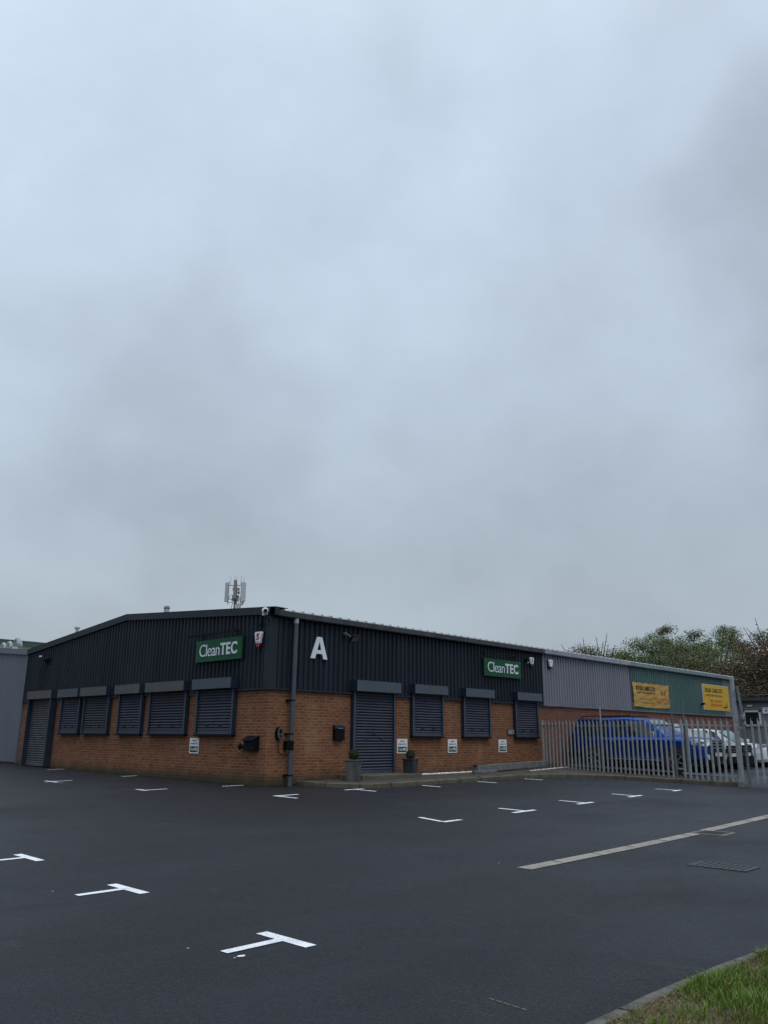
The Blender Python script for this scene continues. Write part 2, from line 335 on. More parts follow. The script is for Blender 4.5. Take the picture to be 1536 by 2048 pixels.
M['leaf_olive'] = leaf_mat('leaf_olive', (.058, .070, .030), (.140, .150, .062))
M['leaf_copper'] = leaf_mat('leaf_copper', (.055, .036, .020), (.150, .105, .058))
M['blossom'] = leaf_mat('blossom', (.36, .31, .28), (.60, .56, .52))
def grass_mat():
    m = bpy.data.materials.new('grass_blade'); m.use_nodes = True; t = m.node_tree; b = t.nodes['Principled BSDF']
    g = N(t, 'ShaderNodeNewGeometry'); n = N(t, 'ShaderNodeTexNoise'); n.inputs['Scale'].default_value = 3.2; n.inputs['Detail'].default_value = 4
    t.links.new(g.outputs['Position'], n.inputs['Vector'])
    r = N(t, 'ShaderNodeValToRGB'); e = r.color_ramp
    e.elements[0].position = .0; e.elements[0].color = (.16, .12, .05, 1)
    e.elements[1].position = .30; e.elements[1].color = (.130, .150, .030, 1)
    x = e.elements.new(.55); x.color = (.090, .170, .018, 1); x = e.elements.new(1.0); x.color = (.160, .265, .034, 1)
    a = math_node(t, 'MULTIPLY_ADD', g.outputs['Random Per Island'], .75, math_node(t, 'MULTIPLY_ADD', n.outputs[0], 1.7, -.72), clamp=True)
    t.links.new(a, r.inputs[0]); t.links.new(r.outputs[0], b.inputs['Base Color'])
    b.inputs['Roughness'].default_value = .5; b.inputs['Specular IOR Level'].default_value = .35
    return m
M['grass'] = grass_mat()

# ---------------------------------------------------------------- mesh helpers
class MB:
    def __init__(s): s.v = []; s.f = []; s.mi = []; s.cur = 0
    def add(s, vs, fs):
        o = len(s.v); s.v += [tuple(p) for p in vs]
        for f in fs: s.f.append(tuple(i + o for i in f)); s.mi.append(s.cur)
        return s
    def box(s, x0, x1, y0, y1, z0, z1):
        if x0 > x1: x0, x1 = x1, x0
        if y0 > y1: y0, y1 = y1, y0
        return s.add([(x0, y0, z0), (x1, y0, z0), (x1, y1, z0), (x0, y1, z0), (x0, y0, z1), (x1, y0, z1), (x1, y1, z1), (x0, y1, z1)],
                     [(0, 3, 2, 1), (4, 5, 6, 7), (0, 1, 5, 4), (1, 2, 6, 5), (2, 3, 7, 6), (3, 0, 4, 7)])
    def obox(s, c, ax, ay, az):
        c, ax, ay, az = map(Vector, (c, ax, ay, az)); vs = []
        for k in (-1, 1):
            for i, j in ((-1, -1), (1, -1), (1, 1), (-1, 1)): vs.append(c + ax * i + ay * j + az * k)
        return s.add(vs, [(0, 3, 2, 1), (4, 5, 6, 7), (0, 1, 5, 4), (1, 2, 6, 5), (2, 3, 7, 6), (3, 0, 4, 7)])
    def bar(s, p, q, w, h, up=(0, 0, 1)):
        p, q = Vector(p), Vector(q); d = (q - p); L = d.length; d.normalize()
        up = Vector(up)
        sd_ = d.cross(up)
        if sd_.length < 1e-4: sd_ = d.cross(Vector((1, 0, 0)))
        sd_.normalize(); u2 = sd_.cross(d)
        return s.obox((p + q) / 2, d * L / 2, sd_ * w / 2, u2 * h / 2)
    def tube(s, pts, r, n=8, cap=True):
        pts = [Vector(p) for p in pts]; rs = r if isinstance(r, (list, tuple)) else [r] * len(pts)
        vs = []; prev = None
        for i, p in enumerate(pts):
            d = (pts[min(i + 1, len(pts) - 1)] - pts[max(i - 1, 0)]).normalized()
            if prev is None:
                a = Vector((0, 0, 1)) if abs(d.z) < .9 else Vector((1, 0, 0))
                u = d.cross(a).normalized()
            else:
                u = (prev - d * prev.dot(d)); u = u.normalized() if u.length > 1e-5 else d.cross(Vector((1, .3, 0))).normalized()
            prev = u; w = d.cross(u)
            for k in range(n):
                t = 2 * PI * k / n; vs.append(p + (u * math.cos(t) + w * math.sin(t)) * rs[i])
        fs = []
        for i in range(len(pts) - 1):
            for k in range(n): fs.append((i * n + k, i * n + (k + 1) % n, (i + 1) * n + (k + 1) % n, (i + 1) * n + k))
        if cap: fs.append(tuple(range(n))[::-1]); fs.append(tuple(range((len(pts) - 1) * n, len(pts) * n)))
        return s.add(vs, fs)
    def prism(s, poly, d):   # poly 3d points (planar), extruded by vector d
        d = Vector(d); n = len(poly); P = [Vector(p) for p in poly]
        return s.add(P + [p + d for p in P], [tuple(range(n))[::-1], tuple(range(n, 2 * n))] + [(i, (i + 1) % n, n + (i + 1) % n, n + i) for i in range(n)])
    def lathe(s, c, prof, n=16, axis='z'):
        c = Vector(c); vs = []
        for r, h in prof:
            for k in range(n):
                t = 2 * PI * k / n; a, b2 = r * math.cos(t), r * math.sin(t)
                vs.append(c + (Vector((a, b2, h)) if axis == 'z' else Vector((h, a, b2)) if axis == 'x' else Vector((a, h, b2))))
        fs = [(i * n + k, i * n + (k + 1) % n, (i + 1) * n + (k + 1) % n, (i + 1) * n + k) for i in range(len(prof) - 1) for k in range(n)]
        fs.append(tuple(range(n))[::-1]); fs.append(tuple(range((len(prof) - 1) * n, len(prof) * n)))
        return s.add(vs, fs)
    def build(s, name, m, parent=None, smooth=False, bevel=0, xf=None):
        me = bpy.data.meshes.new(name)
        vs = s.v
        if xf is not None: vs = [tuple(xf @ Vector(p)) for p in vs]
        if parent is not None:
            inv = Vector(parent.location) if parent.parent is None else Vector(parent.parent.location)
            vs = [(p[0] - inv.x, p[1] - inv.y, p[2] - inv.z) for p in vs]
        me.from_pydata(vs, [], s.f); me.update()
        bm = bmesh.new(); bm.from_mesh(me); bmesh.ops.recalc_face_normals(bm, faces=bm.faces); bm.to_mesh(me); bm.free()
        ms = m if isinstance(m, (list, tuple)) else [m]
        for x in ms: me.materials.append(x)
        if len(ms) > 1: me.polygons.foreach_set('material_index', s.mi)
        if smooth: me.polygons.foreach_set('use_smooth', [True] * len(me.polygons))
        o = bpy.data.objects.new(name, me); COL.objects.link(o)
        if parent is not None: o.parent = parent
        if bevel:
            b = o.modifiers.new('bevel', 'BEVEL'); b.width = bevel; b.segments = 2; b.limit_method = 'ANGLE'
        return o
# note: things that parent parts are Empties (or meshes) located at `location`; parts' vertices are given in world space and made local.
def thing(name, label, cat, loc=(0, 0, 0), group=None):
    o = bpy.data.objects.new(name, None); COL.objects.link(o); o.location = loc; o.empty_display_size = .2
    o['label'] = label; o['category'] = cat
    if group: o['group'] = group
    return o
def tag(o, label=None, cat=None, group=None, kind=None):
    if label: o['label'] = label
    if cat: o['category'] = cat
    if group: o['group'] = group
    if kind: o['kind'] = kind
    return o

_txt = {}
def text_parts(body, bold=0., spacing=1., extrude=.01):
    key = (body, bold, spacing)
    if key in _txt: return _txt[key]
    cu = bpy.data.curves.new('t', 'FONT'); cu.body = body; cu.size = 1; cu.offset = bold; cu.extrude = .0; cu.space_character = spacing
    cu.resolution_u = 3
    ob = bpy.data.objects.new('t', cu); COL.objects.link(ob)
    dg = bpy.context.evaluated_depsgraph_get(); dg.update()
    me = bpy.data.meshes.new_from_object(ob.evaluated_get(dg))
    vs = [v.co.copy() for v in me.vertices]; fs = [tuple(p.vertices) for p in me.polygons]
    bpy.data.objects.remove(ob); bpy.data.curves.remove(cu); bpy.data.meshes.remove(me)
    _txt[key] = (vs, fs); return _txt[key]
def add_text(mb, body, o, ax, ay, w, h, bold=0., thick=.01, spacing=1., just='L'):
    """lays the word in a w x h rectangle whose lower-left corner is o; ax, ay unit vectors; thickness towards ax x ay"""
    vs, fs = text_parts(body, bold, spacing)
    x0 = min(v.x for v in vs); x1 = max(v.x for v in vs); y0 = min(v.y for v in vs); y1 = max(v.y for v in vs)
    o, ax, ay = Vector(o), Vector(ax), Vector(ay); n = ax.cross(ay)
    P = [o + ax * ((v.x - x0) / (x1 - x0) * w) + ay * ((v.y - y0) / (y1 - y0) * h) for v in vs]
    k = len(P)
    edges = {}
    for f in fs:
        for i in range(len(f)):
            a, b = f[i], f[(i + 1) % len(f)]
            e = (min(a, b), max(a, b)); edges[e] = edges.get(e, 0) + 1
            edges[(e, 'd')] = (a, b)
    F = [tuple(i + k for i in f) for f in fs]
    for e, c in list(edges.items()):
        if isinstance(e[0], tuple) or c != 1: continue
        a, b = edges[(e, 'd')]; F.append((a, b, b + k, a + k))
    mb.add(P + [p + n * thick for p in P], F)
    return mb

X_, Y_, Z_ = Vector((1, 0, 0)), Vector((0, 1, 0)), Vector((0, 0, 1))
# right-hand wall: plane y=0 facing -y, reading direction +x.   left-hand wall: plane x=0 facing -x, reading direction -y.
#SECTION_GROUND
# ================================================================ GROUND
def axis(lo, hi, fine_lo, fine_hi, step):
    v = []; x = fine_lo
    while x < fine_hi - 1e-6: v.append(x); x += step
    v.append(fine_hi)
    g = step; x = fine_lo; L = []
    while x > lo: g *= 1.35; x -= g; L.append(max(x, lo))
    g = step; x = fine_hi; R = []
    while x < hi: g *= 1.35; x += g; R.append(min(x, hi))
    return L[::-1] + v + R
xs = axis(-400, 500, -16, 18, .5); ys = axis(-400, 500, -20, 16, .5)
g_ = MB(); g_.add([(x, y, zg(x, y)) for y in ys for x in xs],
                  [(j * len(xs) + i, j * len(xs) + i + 1, (j + 1) * len(xs) + i + 1, (j + 1) * len(xs) + i) for j in range(len(ys) - 1) for i in range(len(xs) - 1)])
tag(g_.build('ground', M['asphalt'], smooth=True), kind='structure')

# pavement in front of the right-hand wall and its kerb
KP = [(1.00, -.02), (1.10, -.75), (1.42, -1.45), (1.95, -1.86), (3.0, -1.93), (5.0, -1.93), (7.0, -1.93), (8.3, -1.97), (9.1, -2.25), (9.55, -2.85), (9.72, -3.6), (9.72, -4.4), (9.66, -5.2), (9.47, -6.2), (9.28, -7.1), (9.13, -7.93)]
def resample(P, step):
    P = [Vector((*p, 0)) for p in P]; out_ = [P[0]]; 
    segs = [(P[i], P[i + 1]) for i in range(len(P) - 1)]
    tot = sum((b - a).length for a, b in segs); n = max(1, round(tot / step)); 
    for k in range(1, n + 1):
        d = tot * k / n
        for a, b in segs:
            L = (b - a).length
            if d <= L + 1e-9: out_.append(a.lerp(b, min(1, d / L))); break
            d -= L
        else: out_.append(P[-1])
    return out_
kp = resample(KP, .30)
def side(P, i):
    d = (P[min(i + 1, len(P) - 1)] - P[max(i - 1, 0)]).normalized(); return Vector((-d.y, d.x, 0))   # left of travel = towards the wall
kb = MB(); rows = []
for i, p in enumerate(kp):
    n = side(kp, i); q = p + n * .02; r = p + n * .14
    z0 = zg(p.x, p.y); zt = zpave(p.x, p.y) + .012
    jit = .006 * math.sin(i * 1.7)
    rows.append([(p.x, p.y, z0 - .05), (p.x, p.y, zt - .02 + jit), (q.x, q.y, zt + jit), (r.x, r.y, zt + jit), (r.x, r.y, zt - .06)])
vs = [v for r in rows for v in r]; fs = []
for i in range(len(rows) - 1):
    for k in range(4): fs.append((i * 5 + k, (i + 1) * 5 + k, (i + 1) * 5 + k + 1, i * 5 + k + 1))
fs += [(0, 1, 2, 3, 4), tuple((len(rows) - 1) * 5 + k for k in (4, 3, 2, 1, 0))]
kb.add(vs, fs)
tag(kb.build('kerb', M['kerb']), kind='structure')
# dark joints between the kerb stones
kj = MB()
for i in range(3, len(kp) - 1, 3):
    p = kp[i]; n = side(kp, i); z0 = zg(p.x, p.y); zt = zpave(p.x, p.y) + .012
    kj.bar(p - n * .003 + Z_ * (z0), p - n * .003 + Z_ * (zt - .004), .014, .008, up=n)
    kj.bar(p + n * .02 + Z_ * (zt + .002), p + n * .135 + Z_ * (zt + .002), .012, .012)
tag(kj.build('kerb_joints', M['rubber']), kind='structure')
# pavement surface: strips from inner kerb line to the wall / fence
pv = MB(); strip = []
for i, p in enumerate(kp):
    r = p + side(kp, i) * .135
    if i <= 3: t = Vector((1.25 + .1 * i, -.0, 0))
    elif r.y > -2.2 and r.x < 8.6: t = Vector((max(r.x, 1.6), 0, 0))
    else: 
        fr = (i - 28) / max(1, len(kp) - 1 - 28); t = Vector((11.9, -.05, 0)) if fr < 0 else Vector((12.1 - 2.9 * fr + .35, -.05 - 7.85 * fr, 0))
    strip.append((r, t))
NS = 8
vs = [(lambda q: (q.x, q.y, zpave(q.x, q.y)))(r.lerp(t, k / NS)) for r, t in strip for k in range(NS + 1)]
fs = [(i * (NS + 1) + k, (i + 1) * (NS + 1) + k, (i + 1) * (NS + 1) + k + 1, i * (NS + 1) + k + 1) for i in range(len(strip) - 1) for k in range(NS)]
pv.add(vs, fs)
tag(pv.build('pavement', M['pave']), kind='structure')

# verge with its kerb, bottom right of the picture
VK = [(-14.0, -13.62), (-9.5, -13.785), (-8.6, -13.785), (-8.0, -13.79), (-7.2, -13.825), (-6.5, -13.88), (-5.2, -13.95), (-3.5, -14.1), (0, -14.3), (6, -14.5)]
vk = resample(VK, .15)
vb = MB(); rows = []
for i, p in enumerate(vk):
    n = -side(vk, i); q = p + n * .012; r = p + n * .098
    z = zg(p.x, p.y); j = .004 * noise.noise(Vector((p.x * 3, 0, 0)))
    rows.append([(p.x, p.y + j, z - .05), (p.x, p.y + j, z + .022), (q.x, q.y, z + .032 + j), (r.x, r.y, z + .032 + j), (r.x, r.y, z - .02)])
vs = [v for r in rows for v in r]; fs = []
for i in range(len(rows) - 1):
    for k in range(4): fs.append((i * 5 + k, (i + 1) * 5 + k, (i + 1) * 5 + k + 1, i * 5 + k + 1))
vb.add(vs, fs)
tag(vb.build('verge_kerb', M['kerb_near'], smooth=False), kind='structure')
vj = MB()
for x in (-8.42, -7.62, -6.72, -5.8, -4.9):
    z = zg(x, -13.8) + .0335
    yy = -13.80 if x < -7 else -13.87
    vj.bar((x, yy - .002, z), (x + .014, yy - .10, z + .001), .011, .004)
tag(vj.build('verge_kerb_joints', M['rubber']), kind='structure')
vs = []; nx, ny = 120, 40
def vz(x, y):
    d = max(0, -13.9 - y)
    return .045 + .03 * min(1, d) + .018 * noise.noise(Vector((x * 2.2, y * 2.2, 0))) * min(1, d * 3)
ve = MB()
XX = [-14 + i * .17 for i in range(nx)]; YY = [0, .05, .15, .3, .5, .8, 1.2, 1.6, 2, 2.5, 3, 4, 5, 6.5, 8]
def kline(x):
    for (a, b), (c, d) in zip(VK, VK[1:]):
        if a <= x <= c: return b + (d - b) * (x - a) / (c - a)
    return VK[-1][1]
vs = [(x, kline(x) - .095 - y, vz(x, kline(x) - .095 - y)) for y in YY for x in XX]
ve.add(vs, [(j * nx + i, j * nx + i + 1, (j + 1) * nx + i + 1, (j + 1) * nx + i) for j in range(len(YY) - 1) for i in range(nx - 1)])
tag(ve.build('verge', M['verge'], smooth=True), kind='structure')
# grass blades
rg = random.Random(3); V = []; F = []
def blade(x, y, z, h, w, lean, az, twist):
    dx, dy = math.cos(az), math.sin(az); wx, wy = math.cos(twist) * w, math.sin(twist) * w
    o = len(V); mx_, my_ = x + dx * lean * .35, y + dy * lean * .35
    V.extend([(x - wx, y - wy, z), (x + wx, y + wy, z), (mx_ + wx * .75, my_ + wy * .75, z + h * .6), (mx_ - wx * .75, my_ - wy * .75, z + h * .6), (x + dx * lean, y + dy * lean, z + h)])
    F.append((o, o + 1, o + 2, o + 3)); F.append((o + 3, o + 2, o + 4))
cnt = 0
while cnt < 95000:
    near = cnt < 82000
    if near: x = rg.uniform(-9.2, -4.6); y = kline(x) - .11 - rg.random() ** 1.3 * 2.3
    else: x = rg.uniform(-13.5, 4); y = kline(x) - .09 - rg.random() * 5
    dens = noise.noise(Vector((x * 1.6, y * 1.6, 3))) * .5 + .5
    bare = noise.noise(Vector((x * 1.1 + 9, y * 1.4, 7)))
    edge = kline(x) - .09 - y
    if bare > .28 and rg.random() < .8: cnt += 1; continue
    if x < -8.1 and edge < .45 and rg.random() < .72: cnt += 1; continue
    if rg.random() > .35 + dens * .9: cnt += 1; continue
    tall = .5 + .9 * max(0, noise.noise(Vector((x * 3.1, y * 3.1, 1))) + .25)
    h = rg.uniform(.035, .090) * tall * (0.6 if edge < .06 else 1)
    blade(x, y, vz(x, y) - .004, h, rg.uniform(.0016, .0034), rg.uniform(.01, .06) * tall, rg.uniform(0, 2 * PI), rg.uniform(0, PI)); cnt += 1
gb = MB(); gb.v = V; gb.f = F; gb.mi = [0] * len(F)
me = bpy.data.meshes.new('grass'); me.from_pydata(V, [], F); me.materials.append(M['grass'])
go = bpy.data.objects.new('grass', me); COL.objects.link(go)
tag(go, 'tufty green grass on the verge behind the near kerb', 'grass', kind='stuff')

V2, F2 = V, F; V, F = [], []
cnt = 0
while cnt < 26000:
    x = rg.uniform(-9.3, -4.6); y = kline(x) - .105 - rg.random() ** 1.5 * 2.0; cnt += 1
    bare = noise.noise(Vector((x * 1.1 + 9, y * 1.4, 7))); edge = kline(x) - .09 - y
    if not (bare > .18 or edge < .12 or (x < -8.1 and edge < .5)) and rg.random() < .8: continue
    blade(x, y, vz(x, y) - .003, rg.uniform(.006, .030), rg.uniform(.0015, .0032), rg.uniform(.02, .07), rg.uniform(0, 2 * PI), rg.uniform(0, PI))
M['straw'] = leaf_mat('dead_grass_blade', (.075, .050, .022), (.26, .20, .10))
me = bpy.data.meshes.new('dead_grass'); me.from_pydata(V, [], F); me.materials.append(M['straw'])
go = bpy.data.objects.new('dead_grass', me); COL.objects.link(go)
tag(go, 'straw coloured dead grass and thatch in the bare patches of the verge', 'dead grass', kind='stuff')
# weeds, moss and grit where the brick wall meets the asphalt
V, F = [], []
for i in range(5200):
    if rg.random() < .68: y = rg.uniform(.05, 14.5); x = -.01 - abs(rg.gauss(0, .035))
    else: x = rg.uniform(.05, 1.1); y = -.01 - abs(rg.gauss(0, .03))
    if noise.noise(Vector((x * 1.5, y * 1.5, 5))) < -.05: continue
    blade(x, y, zg(x, y), rg.uniform(.004, .030), rg.uniform(.003, .009), rg.uniform(.0, .025), rg.uniform(0, 2 * PI), rg.uniform(0, PI))
M['moss'] = leaf_mat('moss', (.018, .018, .012), (.050, .060, .022))
me = bpy.data.meshes.new('wall_moss'); me.from_pydata(V, [], F); me.materials.append(M['moss'])
go = bpy.data.objects.new('wall_moss', me); COL.objects.link(go)
tag(go, 'dark moss and grit along the foot of the brick walls', 'moss', kind='stuff')

# ---------------------------------------------------------------- painted bay marks
def mark(label, bars):
    """bars: list of (x0,y0,x1,y1,width)"""
    mb = MB()
    for k, (x0, y0, x1, y1, w) in enumerate(bars):
        a, b = Vector((x0, y0, 0)), Vector((x1, y1, 0)); d = (b - a); L = d.length; d.normalize(); n = Vector((-d.y, d.x, 0)) * w / 2
        ns = max(2, int(L / .05)); vs = []
        for i in range(ns + 1):
            p = a + d * L * i / ns
            for s_ in (-1, 1):
                e = .0022 * noise.noise(Vector((p.x * 31 + s_ * 7, p.y * 31, 0)))
                q = p + n * s_ * (1 + e / (w / 2)) ; vs.append((q.x, q.y, zg(q.x, q.y) + .004 + .0012 * k))
        mb.add(vs, [(2 * i, 2 * i + 1, 2 * i + 3, 2 * i + 2) for i in range(ns)])
    o = mb.build('bay_marking', M['paint']); tag(o, label, 'road marking', 'white parking bay marks on the asphalt'); return o
WD = .10
mark('largest white T mark, nearest the camera at bottom centre', [(-8.65, -11.62, -8.65, -11.07, .10), (-9.17, -11.335, -8.70, -11.335, .085)])
mark('second nearest white T mark, left of the largest one', [(-8.49, -9.15, -8.49, -8.54, .10), (-8.98, -8.83, -8.54, -8.83, .085)])
mark('white T mark cut by the left edge of the picture', [(-8.37, -6.69, -8.37, -6.06, .10), (-9.05, -6.36, -8.42, -6.36, .085)])
mark('white L shaped end mark, nearest of the right-hand row', [(-2.02, -7.29, -1.56, -7.29, WD), (-2.0, -7.24, -1.84, -6.62, .08)])
mark('white T mark, second in the right-hand row', [(-.04, -7.28, .66, -7.28, WD), (.38, -7.23, .38, -6.66, .08)])
mark('white T mark in the middle of the right-hand row', [(2.21, -7.27, 2.80, -7.27, WD), (2.55, -7.22, 2.60, -6.60, .08)])
mark('white T mark, fourth in the right-hand row', [(4.42, -7.23, 5.02, -7.23, WD), (4.80, -7.18, 4.86, -6.58, .08)])
mark('white T mark, farthest of the right-hand row near the fence', [(6.66, -7.22, 7.08, -7.22, WD), (6.92, -7.17, 6.98, -6.62, .08)])
mark('white V shaped corner mark in front of the building corner', [(-1.36, -2.07, -.68, -2.07, WD), (-1.31, -2.02, -1.28, -2.75, .085)])
mark('white T mark beside the kerb by the door planters', [(.95, -1.84, 1.56, -1.84, WD), (1.25, -1.89, 1.25, -2.56, .085)])
mark('single white tick by the kerb, nearest the door', [(3.53, -1.99, 3.50, -2.62, .09)])
mark('single white tick by the kerb below the middle window', [(5.86, -1.99, 5.82, -2.66, .09)])
mark('single white tick by the kerb, nearest the fence', [(7.93, -2.12, 7.90, -2.78, .09)])
mark('single white tick at the left wall near the black meter box', [(-.69, .76, -.06, .76, .09)])
mark('white L shaped mark with ragged edge, left of the corner', [(-2.75, 1.16, -2.77, .70, WD), (-2.72, .78, -2.15, .84, .08)])
mark('single white tick at the left wall below the third window', [(-.58, 5.83, .0, 5.9, .09)])
mark('white T mark with a painted-over ghost, far left', [(-3.07, 5.18, -3.07, 4.48, WD), (-3.02, 4.88, -2.46, 4.95, .08)])
mark('single white tick by the shuttered side door', [(-.66, 10.5, -.02, 10.62, .09)])
mark('white tick cut by the left edge, far away', [(-3.1, 10.3, -2.4, 10.36, .09)])
# paint blots and grit
sp = MB(); rs = random.Random(11)
for (x, y, r) in [(-9.14, -11.49, .022), (-9.20, -11.50, .006), (-9.28, -11.08, .006), (-9.05, -8.5, .007), (-3.1, 4.2, .03), (-3.25, 4.7, .03)] + [(rs.uniform(-9, 6), rs.uniform(-11, -1.2), rs.uniform(.003, .008)) for _ in range(20)]:
    z = zg(x, y) + .004; k = 7
    sp.add([(x + r * (1 + .4 * rs.random()) * math.cos(t * 2 * PI / k) * 1.3, y + r * math.sin(t * 2 * PI / k), z) for t in range(k)], [tuple(range(k))])
tag(sp.build('paint_specks', M['paint']), 'white paint specks and drips scattered over the asphalt', 'paint specks', kind='stuff')
yl = MB()
for i in range(22):
    t0 = i / 22; x = -8.69 - .02 * t0; y = -13.16 - .26 * t0
    if i % 5 == 3: continue
    yl.bar((x, y, zg(x, y) + .005), (x - .001, y - .0115, zg(x, y) + .005), .0045 + .002 * rs.random(), .001)
M['crayon'] = mat('yellow_crayon', (.24, .21, .09), .8, 0, .3, 80)
tag(yl.build('survey_line', M['crayon']), 'short faint yellow crayon line on the near asphalt', 'chalk line')

# drain channel, chamber cover, road gully
dc = MB()
def channel(x0, x1, y0, y1):
    n = int(abs(x1 - x0) / .25) + 1; vs = []
    for i in range(n + 1):
        x = x0 + (x1 - x0) * i / n; dy = (-.010 * x - .02)
        for f_ in (0, .45, .55, 1):
            y = y0 + (y1 - y0) * f_; vs.append((x, y, zg(x, y) + (.006 if f_ in (0, 1) else .005)))
    dc.add(vs, [(4 * i + k, 4 * i + k + 1, 4 * (i + 1) + k + 1, 4 * (i + 1) + k) for i in range(n) for k in range(3)])
channel(-4.78, -.34, -10.83, -10.64); channel(.12, 9.0, -10.81, -10.62)
t_ = thing('drain_channel', 'pale concrete drain channel set flush across the asphalt', 'drain channel', (0, -10.7, 0))
dc.build('channel_strip', M['channel'], t_)
for x in [-4.1, -3.2, -2.3, -1.4, -.6, .9, 1.8, 2.7, 3.6, 4.5, 5.4]:
    dj = MB(); dj.bar((x, -10.81, zg(x, -10.8) + .0085), (x + .01, -10.65, zg(x, -10.6) + .0085), .010, .002); dj.build('joint', M['kerb'], t_)
t_ = thing('manhole_cover', 'square metal chamber cover with pale frame, interrupting the drain channel', 'manhole cover', (-.1, -10.9, .05))
c_ = MB(); 
zc = zg(-.1, -10.9) + .003
for (x0, x1, y0, y1) in ((-.34, .16, -10.70, -10.66), (-.34, .16, -11.16, -11.12), (-.34, -.30, -11.12, -10.70), (.12, .16, -11.12, -10.70)): c_.box(x0, x1, y0, y1, zc - .02, zc + .010)
c_.build('cover_frame', M['concrete'], t_)
c2 = MB(); c2.box(-.295, .115, -11.115, -10.705, zc - .02, zc + .006)
for i in range(9):
    x = -.27 + i * .043; c2.box(x, x + .018, -11.08, -10.74, zc + .0055, zc + .010)
c2.build('cover_plate', M['iron'], t_)
t_ = thing('road_gully', 'rectangular cast iron road gully grating, right foreground', 'drain grate', (-3, -12.2, 0))
zc = zg(-3, -12.2) + .002
c_ = MB()
for (x0, x1, y0, y1) in ((-3.20, -2.77, -11.90, -11.86), (-3.20, -2.77, -12.53, -12.47), (-3.20, -3.16, -12.47, -11.90), (-2.81, -2.77, -12.47, -11.90)): c_.box(x0, x1, y0, y1, zc - .02, zc + .007)
c_.build('grate_frame', M['iron'], t_)
c_ = MB(); c_.box(-3.158, -2.812, -12.468, -11.902, zc - .02, zc + .0015); c_.build('pit', M['rubber'], t_)
c_ = MB()
for i in range(8): y = -12.44 + i * .072; c_.box(-3.155, -2.815, y, y + .038, zc + .001, zc + .006)
c_.build('grate_bars', M['iron'], t_)
#SECTION_BUILDING
# ================================================================ BUILDINGS
RIDGE_Y, END_Y = 7.28, 14.55
def roof_z(y):   # underside line of the roof of the twin gables
    yy = y % END_Y if 0 <= y < 2 * END_Y else y
    return 4.52 + .56 * (1 - abs(yy - RIDGE_Y) / RIDGE_Y)
def cladding(mb, axis_, u0, u1, z0, ztop, off=.028, pitch=.178, depth=.042):
    """ribbed sheet on plane x=0 (axis 'y', facing -x) or y=0 (axis 'x', facing -y)"""
    prof = [(0, 0), (.34, 0), (.44, 1), (.80, 1), (.90, 0)]
    us = []; u = u0; k = 0
    while u < u1:
        for a, d in prof:
            q = u + a * pitch
            if q < u1: us.append((q, off + d * depth))
        u += pitch
    us.append((u1, off)); vs = []
    for q, d in us:
        zt = ztop(q) if callable(ztop) else ztop
        for z in (z0, zt): vs.append((-d, q, z) if axis_ == 'y' else (q, -d, z))
    mb.add(vs, [(2 * i, 2 * i + 2, 2 * i + 3, 2 * i + 1) for i in range(len(us) - 1)])
    # returned edges
    for q, s in ((u0, 1), (u1, -1)):
        zt = ztop(q) if callable(ztop) else ztop
        P = [(-off - depth, q, z0), (-off - depth, q, zt), (0, q, zt), (0, q, z0)] if axis_ == 'y' else [(q, -off - depth, z0), (q, -off - depth, zt), (q, 0, zt), (q, 0, z0)]
        mb.add(P, [(0, 1, 2, 3)])
    return mb
def roof_sheet(mb, x0, x1, y0, z0, y1, z1, pitch=.333, h=.04):
    prof = [(0, 0), (.62, 0), (.72, 1), (.88, 1), (.98, 0)]
    us = []; u = x0
    while u < x1:
        for a, d in prof:
            if u + a * pitch < x1: us.append((u + a * pitch, d * h))
        u += pitch
    us.append((x1, 0)); vs = []
    for q, d in us: vs += [(q, y0, z0 + d), (q, y1, z1 + d), (q, y0, z0 - .012), (q, y1, z1 - .012)]
    fs = []
    for i in range(len(us) - 1):
        a = 4 * i; b = a + 4
        fs += [(a, b, b + 1, a + 1), (a + 2, a + 3, b + 3, b + 2), (a, a + 2, b + 2, b)]
    mb.add(vs, fs); return mb

# ---- unit A: dark end unit
A = thing('industrial_unit', 'dark anthracite clad end unit with brown brick base and steel shutters', 'industrial building', (0, 0, .2), 'terrace of industrial units')
XA, XG, XT = 12.30, 18.97, 29.95
w_ = MB(); w_.box(0, XA, 0, .24, -.1, 2.60); w_.box(0, .24, .24, END_Y, -.1, 2.60)
w_.build('brick_wall', M['brick'], A)
w_ = MB(); w_.box(0, XA, .02, .22, 2.6, 4.47)
w_.add([(x, y, z) for x in (.02, .22) for y, z in ((.02, 2.6), (END_Y, 2.6), (END_Y, roof_z(14.549) - .05), (RIDGE_Y, roof_z(RIDGE_Y) - .05), (.02, roof_z(0) - .05))],
       [(0, 1, 2, 3, 4), (9, 8, 7, 6, 5)] + [(i, (i + 1) % 5, (i + 1) % 5 + 5, i + 5) for i in range(5)])
w_.build('backing_wall', M['fascia_dark'], A)
c_ = MB(); cladding(c_, 'y', .12, END_Y, 2.555, lambda q: roof_z(min(q, 14.54)) - .05); cladding(c_, 'x', .12, XA, 2.555, 4.40)
c_.build('cladding', M['clad_dark'], A)
tr = MB()
